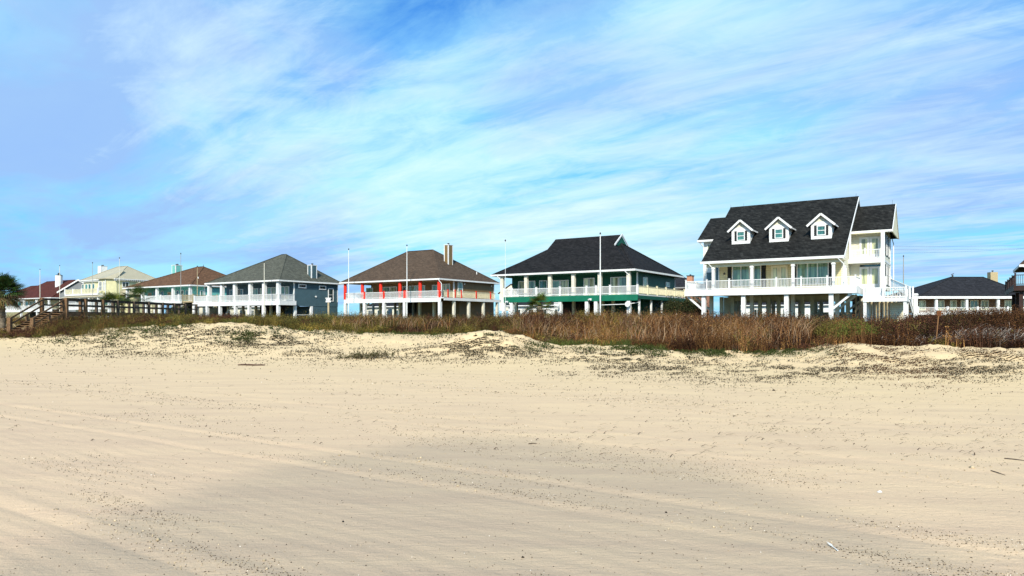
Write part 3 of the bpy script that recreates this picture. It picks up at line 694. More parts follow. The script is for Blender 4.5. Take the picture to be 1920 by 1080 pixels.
# ---------------- green house
def green_house():
    h = House('green_stilt_house', 1190, 81.25, 'green beach house on white pilings with a black hipped roof')
    r = h.r; FL = 3.22; EV = 6.2; L_, W_ = 20.4, 16.8
    zgb = 10.1; zr = 11.44; uA = -5.46; uB = -15.35
    # front windows
    W = [(972, 987, .5, 2.2, 1, 1, PANE_PALE, 'window'), (989, 1004, .5, 2.2, 1, 1, PANE_GREEN, 'window'), (1011.5, 1026, .05, 2.2, 1, 1, PANE_TEAL, 'door'),
         (1035.5, 1050.5, .05, 2.15, 1, 1, PANE_GREEN, 'sliding_door'), (1051, 1066.5, .05, 2.15, 1, 1, PANE_PALE, 'sliding_door'),
         (1094.7, 1115.5, .05, 2.3, 2, 1, PANE_PALE, 'sliding_door'), (1145, 1160, .05, 2.3, 1, 1, PANE_PALE, 'sliding_door'), (1160.5, 1176, .05, 2.3, 1, 1, PANE_GREEN, 'sliding_door')]
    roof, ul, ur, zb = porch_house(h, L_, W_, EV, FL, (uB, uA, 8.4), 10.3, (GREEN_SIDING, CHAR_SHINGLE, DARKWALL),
        (942, 987, 1031.5, 1075.5, 1125, 1179), OFFWHITE, .42, (3.0, -.9), (945, 1196, -.5, 0),
        (945.5, 960, 1005.7, 1050, 1100, 1117.7, 1144, 1195.5), WHITE, (-.3, (945, 960, 1051, 1101, 1118, 1179.6)), W, GREEN_PAINT, .62, left_wall=h.U(960, 3.0))
    # upper gabled cap of the roof (dutch gable)
    hw = 2.25
    m = MB().prism([(8.4 - hw, zgb - .25), (8.4, zr), (8.4 + hw, zgb - .25)], 0, uB, uA)
    # flared front slope joins the cap
    m.build('gablet_roof', CHAR_SHINGLE, roof)
    sk = MB()
    for sg in (-1, 1):
        v2 = 8.4 + sg * hw
        vs = [(uB, v2, zgb - .25), (uA, v2, zgb - .25), (uA + 5.2, 8.4 + sg * 8.2, EV + .03), (uB - 4.8, 8.4 + sg * 8.2, EV + .03)]
        sk.add(vs, [(0, 1, 2, 3)])
    sk.add([(uA, 8.4 - hw, zgb - .25), (uA, 8.4 + hw, zgb - .25), (-.2, 16.6, EV + .03), (-.2, .2, EV + .03)], [(0, 1, 2, 3)])
    sk.add([(uB, 8.4 - hw, zgb - .25), (uB, 8.4 + hw, zgb - .25), (-L_ + .2, 16.6, EV + .03), (-L_ + .2, .2, EV + .03)], [(0, 1, 2, 3)])
    sk.build('lower_roof', CHAR_SHINGLE, roof)
    MB().prism([(8.4 - hw + .35, zgb - .2), (8.4, zr - .22), (8.4 + hw - .35, zgb - .2)], 0, uA - .1, uA + .06).build('gablet', GREEN_SIDING, roof)
    rk = MB()
    for sg in (-1, 1): rk.beam((uA + .14, 8.4 + sg * (hw + .1), zgb - .25), (uA + .14, 8.4, zr + .02), .09, .2)
    rk.build('rake_board', WHITE, roof)
    # right side deck
    us = ur
    MB().box(-.85, us, 3.0, 16.0, FL - .12, FL).build('side_deck', WHITE, r)
    MB().box(us - .08, us, -.49, 16.0, FL - .55, FL - .123).build('deck_beam', GREEN_SIDING, r)
    railing(r, (us - .08, -.4), (us - .08, 15.8), FL + .02, .98, mat=CREAM_TRIM_SHADED_RAIL, posts=[.19, .38, .57, .76, 1], pw=.18)  # side rail coloured duller than the white front, shade put into the paint
    for px in (1198.6, 1221, 1241, 1268): v = h.V(px, us - .3); post(r, 'piling', us - .3, v, -.3, FL - .56, .2, WHITE)
    MB().box(h.U(1125, 5), -.95, 5, 15.5, -.1, FL - .36).build('lower_wall', GREEN_SIDING, r)
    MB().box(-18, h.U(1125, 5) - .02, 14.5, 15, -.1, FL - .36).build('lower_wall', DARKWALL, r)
    for px in (968, 1012, 1076, 1130, 1150): post(r, 'piling', h.U(px, 3.4), 3.4, -.3, FL - .36, .36, CREAM_TRIM_SHADED_RAIL)
    window(r, 'r', -.9, h.V(1205.5, -.9), h.V(1213.5, -.9), FL + .3, FL + 2.3, 1, 1, WHITE, PANE_PALE)
    window(r, 'r', -.9, h.V(1248, -.9), h.V(1255, -.9), FL + 1.4, FL + 2.05, 1, 1, WHITE, PANE_PALE)
    lamp(r, h.U(951, -.6), -.58, FL - .62); lamp(r, h.U(1107, -.6), -.58, FL - .5)
    downspout(r, h.U(933, 0), -.1, EV - .2, FL, .35, .5); downspout(r, h.U(1172, 0), -.1, EV - .2, FL, .35, .5)
    MB().tube([(h.U(1128, -.4), -.45, 2.0), (h.U(1178, -.4), -.75, 2.05), (us, .2, 2.3)], .045, 8).build('shower_pipe', WHITE, r)
    MB().tube([(h.U(1178, -.75), -.85, 2.05), (h.U(1178, -.75), -.98, 2.05)], .32, 18).build('hose_reel', WHITE, r)
    bx = MB()
    for i in range(4): bx.box(h.U(1040, -.9), h.U(1049, -.9), -1.1, -.9, 1.75 + i * .17, 1.86 + i * .17)
    bx.build('meter_box', WHITE, r)
    st = MB()
    for i in range(12): st.box(-17.5 + i * .27, -17.2 + i * .27, 1.4, 2.6, i * .25, i * .25 + .05)
    st.beam((-17.5, 1.38, -.1), (-14.2, 1.38, 2.85), .06, .3).build('stairs', OFFWHITE, r)
    for q, px in enumerate((991, 1034)):
        u = h.U(px, 1.2); lean_chair('deck_chair', (h.X + u * h.c + 1.2 * h.s, h.D - u * h.s + 1.2 * h.c, h.zg + FL), -TH, DARKBROWN,
            ['dark deck chair behind the green house railing, left of its door', 'dark deck chair behind the green house railing, right of its door'][q])
    return h
HG = green_house()

# ---------------- tan house with red columns
def tan_house():
    h = House('tan_stilt_house', 823.6, 99.7, 'olive tan beach house with bright red porch columns and brown roof')
    r = h.r; FL = 3.45; EV = 6.2; L_, W_ = 20.3, 15.5
    W = [(687, 699.6, .1, 2.0, 1, 1, PANE_GREEN, 'window'), (718, 731, .05, 2.05, 1, 1, PANE_GREEN, 'sliding_door'), (731.5, 744.5, .05, 2.05, 1, 1, PANE_PALE, 'sliding_door'),
         (755, 762, .05, 2.05, 1, 1, PANE_DARK, 'door'), (767, 782, .05, 2.1, 1, 1, PANE_GREEN, 'sliding_door'), (782.4, 797.5, .05, 2.1, 1, 1, PANE_GREEN, 'sliding_door'),
         (810.5, 821, .3, 2.1, 1, 1, PANE_GREEN, 'window'), (829, 844, .3, 2.2, 2, 1, PANE_PALE, 'window')]
    vw, uw = 4.2, -.6
    roof, ul, ur, zb = porch_house(h, L_, W_, EV, FL, (-12.9, -7.6, 7.75), 11.38, (TAN_SIDING, BROWN_SHINGLE, DARKWALL),
        (647.4, 679.7, 714, 750, 788, 823.3), RED_PAINT, .5, (vw, uw), (645.5, 827, -.15, 0),
        (647.4, 683.7, 720, 758.5, 762.5, 824.5), RED_PAINT, (-.05, (648, 684, 720.5, 759, 825)), W, WHITE, .5, round_col=True, left_wall=-17.6)
    # right side deck
    us = .9
    vE = h.V(940, us)
    MB().box(uw + .01, us, 1.2, vE, FL - .12, FL - .004).box(ur, us, -.1, 1.2, FL - .12, FL - .004).build('side_deck', WHITE, r)
    MB().box(us - .08, us, 0, vE, FL - .42, FL - .124).build('deck_beam', WHITE, r)
    vs = [h.V(p, us - .08) for p in (839.6, 853.3, 865, 892.7, 919.6)]
    vL = h.V(930, us)
    railing(r, (us - .08, -.05), (us - .08, vL), FL + .02, .98, mat=CREAM_TRIM_SHADED_RAIL, postmat=RED_PAINT, posts=[(v + .05) / (vL + .05) for v in vs], pw=.17)  # cream instead of white: weaker sun on this side painted in
    for px in (851, 878.6, 906, 932): post(r, 'piling', us - .3, h.V(px, us - .3), -.3, FL - .43, .36, OFFWHITE)
    MB().box(-9, uw, 5.5, W_ - .8, -.2, FL - .36).build('lower_wall', TAN_SIDING, r)
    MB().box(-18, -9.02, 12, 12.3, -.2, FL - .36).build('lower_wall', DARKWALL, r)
    for px in (677, 713, 750, 787, 814): post(r, 'piling', h.U(px, 3.6), 3.6, -.3, FL - .36, .36, CREAM_TRIM_SHADED_RAIL)
    for px in (700, 741, 775, 800, 830): post(r, 'piling', h.U(px, 8), 8, -.3, FL - .36, .3, OFFWHITE)
    for px in (727, 797): MB().box(h.U(px, 11.8), h.U(px + 7, 11.8), 11.9, 11.99, 0, 2.1).build('garage_door', WHITE, r)
    st = MB()
    u0 = h.U(668, 2.2)
    for i in range(12): st.box(u0 + i * .3, u0 + .32 + i * .3, 1.7, 2.7, i * .26, i * .26 + .05)
    st.beam((u0, 1.68, -.1), (u0 + 3.6, 1.68, 3.1), .06, .3).build('stairs', OFFWHITE, r)
    chimney(r, -4.7, -3.85, 7.0, 8.1, 6.5, 11.85, TAN_SIDING, WHITE)
    window(r, 'r', uw, h.V(858, uw), h.V(867, uw), FL + .5, FL + 2.45, 1, 2, WHITE, PANE_GREEN)
    for px in (870, 920):
        v = h.V(px, uw); MB().tube([(uw, v, EV - .5), (uw + .15, v, EV - .55)], [.05, .13], 8).build('flood_lamp', WHITE, r)
    downspout(r, -.1, -.08, EV - .2, FL - .1, .25, .4)
    MB().tube([(-1.9, 11.8, 6.9), (-1.9, 11.8, 7.9)], .07, 8).build('vent_pipe', WHITE, roof)
    return h
HT = tan_house()

# ---------------- blue house
def blue_house():
    h = House('blue_stilt_house', 523, 103.4, 'slate blue sided beach house with white porch and grey pyramid roof')
    r = h.r; FL = 3.12; EV = 6.2; L_, W_ = 18.4, 12.8
    W = [(431, 438, .05, 2.1, 1, 1, PANE_DARK, 'door'), (445, 456, .05, 2.15, 1, 1, PANE_DARK, 'window'), (473, 484.5, .05, 2.15, 2, 1, PANE_GREEN, 'sliding_door'),
         (488, 492, .05, 2.15, 1, 1, PANE_PALE, 'door'), (501, 509, .05, 2.25, 1, 1, PANE_GREEN, 'sliding_door'), (509.3, 517.8, .05, 2.25, 1, 1, PANE_PALE, 'sliding_door'),
         (526.5, 534.5, .05, 2.3, 1, 1, PANE_GREEN, 'sliding_door'), (534.8, 542.5, .05, 2.3, 1, 1, PANE_PALE, 'sliding_door')]
    vw, uw = 3.2, -.5
    roof, ul, ur, zb = porch_house(h, L_, W_, EV, FL, (-7.3, -6.3, 6.4), 10.84, (BLUE_SIDING, GREY_SHINGLE, DARKWALL),
        (393, 416.8, 441, 470, 496, 522.5), WHITE, .5, (vw, uw), (363.6, 525, .15, 0),
        (364.6, 388, 412.5, 441, 469, 495, 523), WHITE, (.3, (364.5, 389, 413, 442, 467.7, 494.6, 522)), W, WHITE, .55, left_wall=-17.4)
    railing(r, (ur - .1, .3), (uw - .0, vw - .05), FL + .02, .98, posts=[1])
    MB().box(ur - .09, ur - .005, .16, vw - .02, FL - .67, FL - .123).build('deck_beam', WHITE, r)
    # side wall runs lower than the porch floor
    v1 = W_ - .7
    MB().box(-1.2, uw + .001, vw + .002, v1, FL - .75, FL - .002).build('skirt_wall', BLUE_SIDING, r)
    vd = h.V(585, uw)
    MB().box(-7, uw - .05, vd, v1 - .01, -.3, FL - .76).build('lower_wall', BLUE_SIDING, r)
    for px in (553, 583.5): v = h.V(px, uw - .1); post(r, 'piling', uw - .1, v, -.3, FL - .76, .38, WHITE)
    MB().beam((uw - .1, vw + .3, 1.0), (uw - .1, vd, 1.0), .1, .1).build('fence_rail', WHITE, r)
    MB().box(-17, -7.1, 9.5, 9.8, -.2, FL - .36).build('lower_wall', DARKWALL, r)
    for px in (402, 428, 456, 480, 508): post(r, 'piling', h.U(px, 4.2), 4.2, -.3, FL - .36, .32, CREAM_TRIM_SHADED_RAIL)
    MB().box(h.U(370, 2.5), h.U(386, 2.5), 2.5, 5, 0, 2.3).build('under_room_wall', OFFWHITE, r)
    for px in (400, 449, 478): MB().box(h.U(px, 9.3), h.U(px + 8, 9.3), 9.38, 9.49, 0.3, 2.0).build('under_window', OFFWHITE, r)
    st = MB(); u0 = h.U(418, 2)
    for i in range(12): st.box(u0 + i * .28, u0 + .3 + i * .28, 1.6, 2.6, i * .24, i * .24 + .05)
    st.beam((u0, 1.58, -.1), (u0 + 3.4, 1.58, 2.9), .06, .3).build('stairs', OFFWHITE, r)
    window(r, 'r', uw, h.V(559, uw), h.V(574, uw), EV - 1.05, EV - .42, 1, 1, WHITE, PANE_DARK, fw=.14)
    window(r, 'r', uw, h.V(598, uw), h.V(611, uw), EV - 1.15, EV - .5, 1, 1, WHITE, PANE_DARK, fw=.14)
    window(r, 'r', uw, h.V(615, uw), h.V(625, uw), FL + .1, FL + 2.2, 1, 2, WHITE, PANE_DARK, fw=.12)
    v = h.V(592, uw); MB().tube([(uw, v, 3.9), (uw + .12, v, 3.9)], .14, 10).build('flood_lamp', WHITE, r)
    chimney(r, -1.75, -.85, 6.9, 8.0, 6.0, 8.85, BLUE_SIDING, WHITE)
    MB().tube([(-L_ + .1, -.08, EV - .1), (-L_ + .5, .3, EV - .7)], .08, 6).build('downspout', WHITE, r)
    return h
HB = blue_house()

# ---------------- aqua house
def aqua_house():
    h = House('aqua_stilt_house', 357, 120, 'aqua beach house with arched windows under a rust brown roof')
    r = h.r; FL = 3.5; EV = 6.3; L_, W_ = 21.9, 14
    vw, uw = 3.0, -.5
    roof, ul, ur, zb = porch_house(h, L_, W_, EV, FL, (-9.0, -7.0, 7.0), 10.2, (AQUA_SIDING, RUST_SHINGLE, DARKWALL),
        (239, 267.5, 294.7, 325, 357), WHITE, .42, (vw, uw), (272, 341, -1.6, 0), (273, 301, 335), WHITE, (-1.4, (275, 300, 325, 340)), [], WHITE, .3, left_wall=h.U(268, 3))
    for px in (290.5, 304.5, 333.6, 342.6, 351):
        u = h.U(px, vw); m = MB(); n = 10; w = .36
        pts = [(u - w, FL + .4), (u + w, FL + .4)] + [(u + w * cos(pi * i / n), FL + 1.75 + w * sin(pi * i / n)) for i in range(n + 1)]
        m.prism(pts, 1, vw - .05, vw - .004); wn = m.build('arched_window', PANE_TEAL, r)
        k = MB(); 
        for i in range(n): k.beam((u + (w + .05) * cos(pi * i / n), vw - .05, FL + 1.75 + (w + .05) * sin(pi * i / n)), (u + (w + .05) * cos(pi * (i + 1) / n), vw - .05, FL + 1.75 + (w + .05) * sin(pi * (i + 1) / n)), .09, .1)
        k.box(u - w - .1, u - w, vw - .09, vw - .002, FL + .35, FL + 1.75).box(u + w, u + w + .1, vw - .09, vw - .002, FL + .35, FL + 1.75).box(u - w, u + w, vw - .09, vw - .051, FL + .3, FL + .4); k.build('frame', WHITE, wn)
    for px in (281, 318): window(r, 'f', vw, h.U(px - 3.5, vw), h.U(px + 3.5, vw), FL + .05, FL + 1.9, 1, 1, CREAM_TRIM_SHADED_RAIL, plain('door_panel', (.45, .28, .16)), 'door')
    window(r, 'r', uw, h.V(371 + 4, uw), h.V(371 + 10, uw), FL + .5, FL + 1.9, 1, 1, WHITE, PANE_TEAL)
    # weathered timber deck at the right
    MB().box(ur + .02, ur + 3.2, -1.6, 3.1, FL - .3, FL - .02).build('side_deck', TANWOOD, r)
    railing(r, (ur + .1, -1.5), (ur + 3.1, -1.5), FL, .98, mat=TANWOOD, posts=[0, 1]); railing(r, (ur + 3.1, -1.5), (ur + 3.1, 3.0), FL, .98, mat=TANWOOD, posts=[1])
    for a, b in ((.3, -1.4), (3.0, -1.4), (3.0, 2.8)): post(r, 'piling', ur + a, b, -.3, FL - .31, .26, TANWOOD)
    MB().box(-18, -1, 8, 8.3, -.3, FL - .4).build('lower_wall', DARKWALL, r)
    for px in (285, 305, 330): post(r, 'piling', h.U(px, 2.5), 2.5, -.3, FL - .36, .36, CREAM_TRIM_SHADED_RAIL)
    for px in (283, 310, 330): MB().box(h.U(px, 7.8), h.U(px + 8, 7.8), 7.86, 7.99, 0, 2.3).build('garage_door', WHITE, r)
    v = 9.3; u = h.U(331, v); chimney(r, u - .8, u + .5, v - .5, v + .9, 7.2, h.Z(498, u, v), AQUA_SIDING, WHITE, 2)
    MB().tube([(-7.0, 7.0, 10.1), (-7, 7, 10.6)], [.09, .02], 6).build('roof_finial', METAL, roof)
    MB().tube([(-2.4, 3, 7.3), (-2.4, 3, 7.9)], .09, 8).build('vent_pipe', WHITE, roof)
    return h
HA = aqua_house()

# ---------------- yellow two storey house
def yellow_house():
    h = House('yellow_beach_house', 215, 145, 'pale yellow two storey house with tan metal roof and bay window')
    r = h.r; EV = 8.9; F2 = 5.8; FL = 3.0; L_ = 14.8; W_ = 10
    MB().box(-L_ + .6, -.5, .6, W_ - .5, FL, EV - .1).build('wall', YELLOW_SIDING, r)
    hip_roof(r, -L_, 0, 0, W_, EV, -8.6, -4.6, 5, 12.0, METAL_ROOF)
    ring(r, 'gutter', -L_, 0, 0, W_, EV - .16, EV + .01, WHITE, .06)
    cb = MB()
    for i in range(34): cb.box(-L_ + .3 + i * .43, -L_ + .42 + i * .43, .05, .55, EV - .42, EV - .17)
    for i in range(22): cb.box(-.45, .0, .4 + i * .43, .52 + i * .43, EV - .42, EV - .17)
    cb.build('rafter_brackets', WHITE, r)
    # bay
    b0, b1 = h.U(185, -.8), -.4
    bay = MB().prism([(b0, .62), (b0 + .9, -1.2), (b1 - .9, -1.2), (b1, .62)], 2, FL + .5, EV - .17).build('bay', YELLOW_SIDING, r)
    MB().add([(b0 - .4, .4, EV + .03), (b0 + .7, -1.7, EV + .03), (b1 - .7, -1.7, EV + .03), (b1 + .4, .4, EV + .03), (b0 + 1.6, 3, EV + 2.0), (b1 - 1.6, 3, EV + 2.0),
              (b0 - .4, .4, EV - .12), (b0 + .7, -1.7, EV - .12), (b1 - .7, -1.7, EV - .12), (b1 + .4, .4, EV - .12)],
             [(0, 1, 4), (1, 2, 5, 4), (2, 3, 5), (3, 0, 4, 5), (0, 6, 7, 1), (1, 7, 8, 2), (2, 8, 9, 3), (9, 8, 7, 6)]).build('bay_roof', METAL_ROOF, bay)
    tw = MB()
    for u, v in ((b0 + .9, -1.24), (b1 - .9, -1.24)): tw.box(u - .12, u + .12, v, v + .03, FL + .5, EV - .18)
    tw.build('corner_trim', WHITE, bay)
    mid = (b0 + b1) / 2
    window(bay, 'f', -1.2, b0 + 1.15, b0 + 2.2, F2 + .55, EV - .6, 2, 2, WHITE, PANE_DARK)
    window(bay, 'f', -1.2, b0 + 2.6, b1 - 1.15, F2 + .55, EV - .6, 3, 2, WHITE, PANE_DARK)
    window(r, 'r', -.5, 1.8, 3.2, EV - 1.7, EV - .6, 2, 1, WHITE, PANE_DARK); window(r, 'r', -.5, 7.2, 8.6, EV - 1.5, EV - .6, 2, 1, WHITE, PANE_DARK)
    for a, b in ((154, 158), (160, 165), (166, 171), (173, 178)): window(r, 'f', .6, h.U(a, .6), h.U(b, .6), F2 + .3, EV - .8, 1, 1, WHITE, PANE_TEAL)
    # balcony and pent eave
    ul = h.U(122, -2.2); ur = h.U(184, -2.2)
    MB().box(ul, ur, -2.3, .55, F2 - .35, F2 - .05).build('balcony', WHITE, r)
    railing(r, (ul + .1, -2.2), (ur, -2.2), F2, 1.0, mat=CREAM_TRIM_SHADED_RAIL, postmat=WHITE, posts=[0, .25, .52, 1], pw=.3)
    railing(r, (ul + .1, -2.1), (ul + .1, .5), F2, 1.0, mat=CREAM_TRIM_SHADED_RAIL, postmat=WHITE, posts=[1], pw=.3)
    pe = MB().prism([(-3.0, F2 - .75), (-1.9, F2 - .37), (-1.9, F2 - .45), (-3.0, F2 - .85)], 0, ul - .5, b1 + 2)
    pe.build('pent_roof', METAL_ROOF, r)
    for i in range(40): pass
    bk = MB()
    for i in range(int((b1 + 2 - ul) / .45)): bk.box(ul + i * .45, ul + .14 + i * .45, -2.85, -2.3, F2 - 1.0, F2 - .8)
    bk.build('rafter_brackets', WHITE, r)
    MB().box(ul + 3, b1 + 1.8, -1.4, .55, -.2, F2 - .9).build('lower_wall', CREAM_SIDING, r)
    for px in (125, 151, 168, 185, 205): post(r, 'porch_column', h.U(px, -2.6), -2.6, 0, F2 - 1.0, .45, WHITE)
    railing(r, (ul + 1, -2.7), (b1 + 1.5, -2.7), FL - .2, 1.1, posts=[.3, .6, 1])
    MB().box(ul + 1, b1 + 1.6, -2.8, -1.45, FL - .6, FL - .2).build('deck', WHITE, r)
    MB().box(ul + 3.4, b1 + 1.4, -1.46, -1.41, 3.4, 4.6).build('window_band', PANE_TEAL, r)
    # small side wing with its own metal roof
    MB().box(-.49, 5.0, 1.2, 7, -.2, 4.9).build('wing_wall', YELLOW_SIDING, r)
    hip_roof(r, -.48, 6.0, .6, 7.6, 5.6, 2.0, 2.3, 4, 8.2, METAL_ROOF)
    u = h.U(189, 6.5); chimney(r, u - .7, u + .7, 6.2, 7.6, 9.5, h.Z(499.5, u, 6.5), WHITE_SIDING, WHITE, 2)
    return h
HY_ = yellow_house()

# ---------------- dark red roofed house at the far left, with its octagonal chimney
def red_house():
    h = House('red_roofed_beach_house', 96, 181, 'khaki house with dark red roof and white porch brackets, beyond the boardwalk')
    r = h.r; EV = 6.1; FL = 3.1; L_ = 25; W_ = 17
    uL = h.U(88, 8.5)
    roof, ul, ur, zb = porch_house(h, L_, W_, EV, FL, (uL, -6.0, 8.5), 11.3, (KHAKI_SIDING, RED_SHINGLE, DARKWALL),
        (21, 45, 69, 92), WHITE, .4, (3.0, -.6), (5, 98, -.5, 0), (6, 30, 54, 78), WHITE, (-.3, (10, 40, 70, 97)), 
        [(34, 40, .4, 2.3, 1, 1, PANE_TEAL, 'window'), (48, 53, .2, 2.3, 1, 1, PANE_TEAL, 'window'), (56, 62, .1, 2.3, 1, 1, PANE_TEAL, 'door'), (64, 68, .2, 2.3, 1, 1, PANE_TEAL, 'window'), (74, 84, .4, 2.3, 2, 1, PANE_PALE, 'window')], WHITE, .6)
    for px in (21, 45, 69, 92):
        u = h.U(px, .5); MB().beam((u, .45, EV - 1.3), (u - .8, .45, EV - .3), .12, .14).beam((u, .45, EV - 1.3), (u + .8, .45, EV - .3), .12, .14).build('bracket', WHITE, r)
    MB().box(-22, -1, 4, 4.2, -.3, FL - .4).build('lower_wall', DARKWALL, r)
    v = 6.0; u = h.U(110.5, v); zt_ = h.Z(516.5, u, v)
    c = MB().tube([(u, v, 8), (u, v, zt_)], .95, 8).build('chimney', WHITE_SIDING, r)
    MB().tube([(u, v, zt_), (u, v, zt_ + .25)], [1.0, .5], 8).tube([(u, v, zt_ + .2), (u, v, zt_ + .7)], .3, 8).build('chimney_cap', METAL, c)
    return h
HR = red_house()

def plain_house(name, px, D, L_, W_, EV, zr, ridge, mats, label, th=TH, FL=3.0, zg=1.4, wins=(), base=True):
    h = House(name, px, D, label, th=th, zg=zg); r = h.r; body, shin = mats
    MB().box(-L_ + .6, -.6, .6, W_ - .6, FL if not base else -.3, EV - .15).build('wall', body, r)
    roof = hip_roof(r, -L_, 0, 0, W_, EV, ridge[0], ridge[1], W_ / 2, zr, shin)
    ring(r, 'gutter', -L_, 0, 0, W_, EV - .2, EV + .02, WHITE)
    for (a, b, c, d) in wins: window(r, 'f', .6, h.U(a, .6), h.U(b, .6), c, d, 1, 1, WHITE, PANE_DARK)
    return h, roof

HF, _ = plain_house('dark_roofed_house', 48, 205, 26, 16, 6.0, 11.0, (-16, -9), (KHAKI_SIDING, RED_SHINGLE), 'house with dark brown roof half hidden behind the tall left palm', wins=((2, 12, 3.5, 5.4), (20, 30, 3.5, 5.4)))

# grey gabled house between the red roofed and the yellow one
def gable_house():
    h = House('grey_gabled_house', 175, 172, 'grey gable front with white rake boards behind the yellow house', th=radians(12)); r = h.r
    hw = 6.3; uc = h.U(147, 0); zp = 10.3; ze = 7.2
    MB().box(uc - hw + .5, uc + hw - .5, .4, 12, -.2, ze).build('wall', GREY_SIDING, r)
    MB().prism([(uc - hw + .6, ze + .002), (uc + hw - .6, ze + .002), (uc, zp - .25)], 1, .41, 11.9).build('gable_wall', GREY_SIDING, r)
    m = MB()
    for sg in (-1, 1):
        vs = [(uc + sg * hw, 0, ze), (uc, 0, zp), (uc, 12.4, zp), (uc + sg * hw, 12.4, ze)]; lo = [(x, y, z - .15) for x, y, z in vs]
        m.add(vs + lo, [(0, 1, 2, 3), (7, 6, 5, 4), (0, 4, 5, 1), (1, 5, 6, 2), (2, 6, 7, 3), (3, 7, 4, 0)])
    m.build('roof', SLATE_SHINGLE, r)
    k = MB()
    for sg in (-1, 1): k.beam((uc + sg * hw, -.06, ze - .1), (uc, -.06, zp - .1), .1, .35)
    k.build('rake_board', WHITE, r)
gable_house()

# ---------------- house with dark roof at the right, second row
def right_house():
    D = 126; h = House('low_dark_roofed_house', 1942, D, 'low brown house with slate roof and white balustrade, right of the white house', th=radians(0.8), zg=.7)
    r = h.r; L_ = h.U(1942) - h.U(1722); W_ = 15; EV = 5.2; FL = 2.15
    roof = hip_roof(r, -L_, 0, 0, W_, EV, h.U(1783, 7.5), h.U(1843, 7.5), 7.5, 9.2, SLATE_SHINGLE)
    ring(r, 'gutter', -L_, 0, 0, W_, EV - .42, EV + .02, WHITE)
    vw = 2.2
    MB().box(-L_ + .4, -.5, vw, W_ - .5, -.3, EV - .3).build('wall', RUST_SIDING, r)
    MB().box(-L_ + .1, -.1, .1, vw - .01, EV - .3, EV - .24).build('porch_ceiling', RUST_SIDING, r)
    for px in (1755, 1812, 1871, 1925): post(r, 'porch_column', h.U(px, .4), .4, FL, EV - .43, .42, WHITE)
    for a, b, c in ((1722.5, 1735.5, 1), (1757.5, 1770.5, 1), (1781, 1793.5, 1), (1801, 1811, 1), (1818.5, 1834, 2), (1838.5, 1853.5, 1), (1883, 1898, 1), (1903, 1919, 1)):
        window(r, 'f', vw, h.U(a, vw), h.U(b, vw), FL + .55, FL + 2.4, c, 1, CREAM_TRIM_SHADED_RAIL, PANE_PALE if c == 1 else PANE_GREEN, fw=.13)
    MB().box(-L_ - .5, 0, -.6, vw, FL - .35, FL).build('deck', WHITE, r)
    n = 4; railing(r, (-L_ - .4, -.5), (-.1, -.5), FL, 1.05, posts=[i / n for i in range(n + 1)], gap=.16, pw=.3)
    v = 9; u = h.U(1861, v); chimney(r, u - .7, u + .7, v - .5, v + .5, 6, h.Z(510.5, u, v), plain('tan_brick', (.45, .36, .20), .9, .2, 6), None, 1)
    u = h.U(1786, 7.5); MB().tube([(u, 7.5, 9.1), (u, 7.5, 9.6)], .15, 8).tube([(u - .25, 7.5, 9.65), (u + .25, 7.5, 9.85)], .07, 6).build('roof_vent', METAL, roof)
right_house()

# ---------------- brown deck house at the right edge
def brown_house():
    h = House('dark_brown_deck_house', 1903, 65, 'dark brown house cut off at the right edge, its timber deck raised on posts')
    r = h.r; FL = 3.45; LN = 13
    MB().box(.0, LN, .0, 17, FL - .12, FL).build('deck', DARKBROWN, r)
    MB().box(0, LN, -.09, -.002, FL - .5, FL - .02).box(-.09, -.002, -.08, 17, FL - .5, FL - .02).build('deck_beam', DARKBROWN, r)
    railing(r, (.02, 0), (LN, 0), FL, 1.0, mat=DARKBROWN, posts=[0, .25, .5, .75, 1]); railing(r, (.02, .05), (.02, 16.9), FL, 1.0, mat=DARKBROWN, posts=[.25, .5, .75, 1])
    MB().box(2.2, LN, 13.0, 22, FL, 5.9).build('wall', plain('brown_wall', (.11, .05, .025), .8, .2, 2), r)
    hip_roof(r, 1.1, LN + 3, 12.2, 23, 6.15, 6, 12, 17.5, 11.5, BROWN_SHINGLE)
    ring(r, 'gutter', 1.1, LN + 3, 12.2, 23, 5.92, 6.17, WHITE)
    MB().tube([(1.3, 12.1, 5.95), (2.25, 12.9, 5.6), (2.25, 12.9, FL)], .06, 6).build('downspout', WHITE, r)
    for u in (.5, 4.5, 8.5):
        for v in (.5, 6, 12): post(r, 'piling', u, v, -.3, FL - .51, .3, DARKBROWN)
    MB().box(2, LN, 6.3, 16, -.3, FL - .2).build('lower_wall', DARKWALL, r)
    window(r, 'f', 13.0, 4.4, 6.4, FL + .2, FL + 2.2, 2, 1, WHITE, PANE_DARK, 'sliding_door')
brown_house()

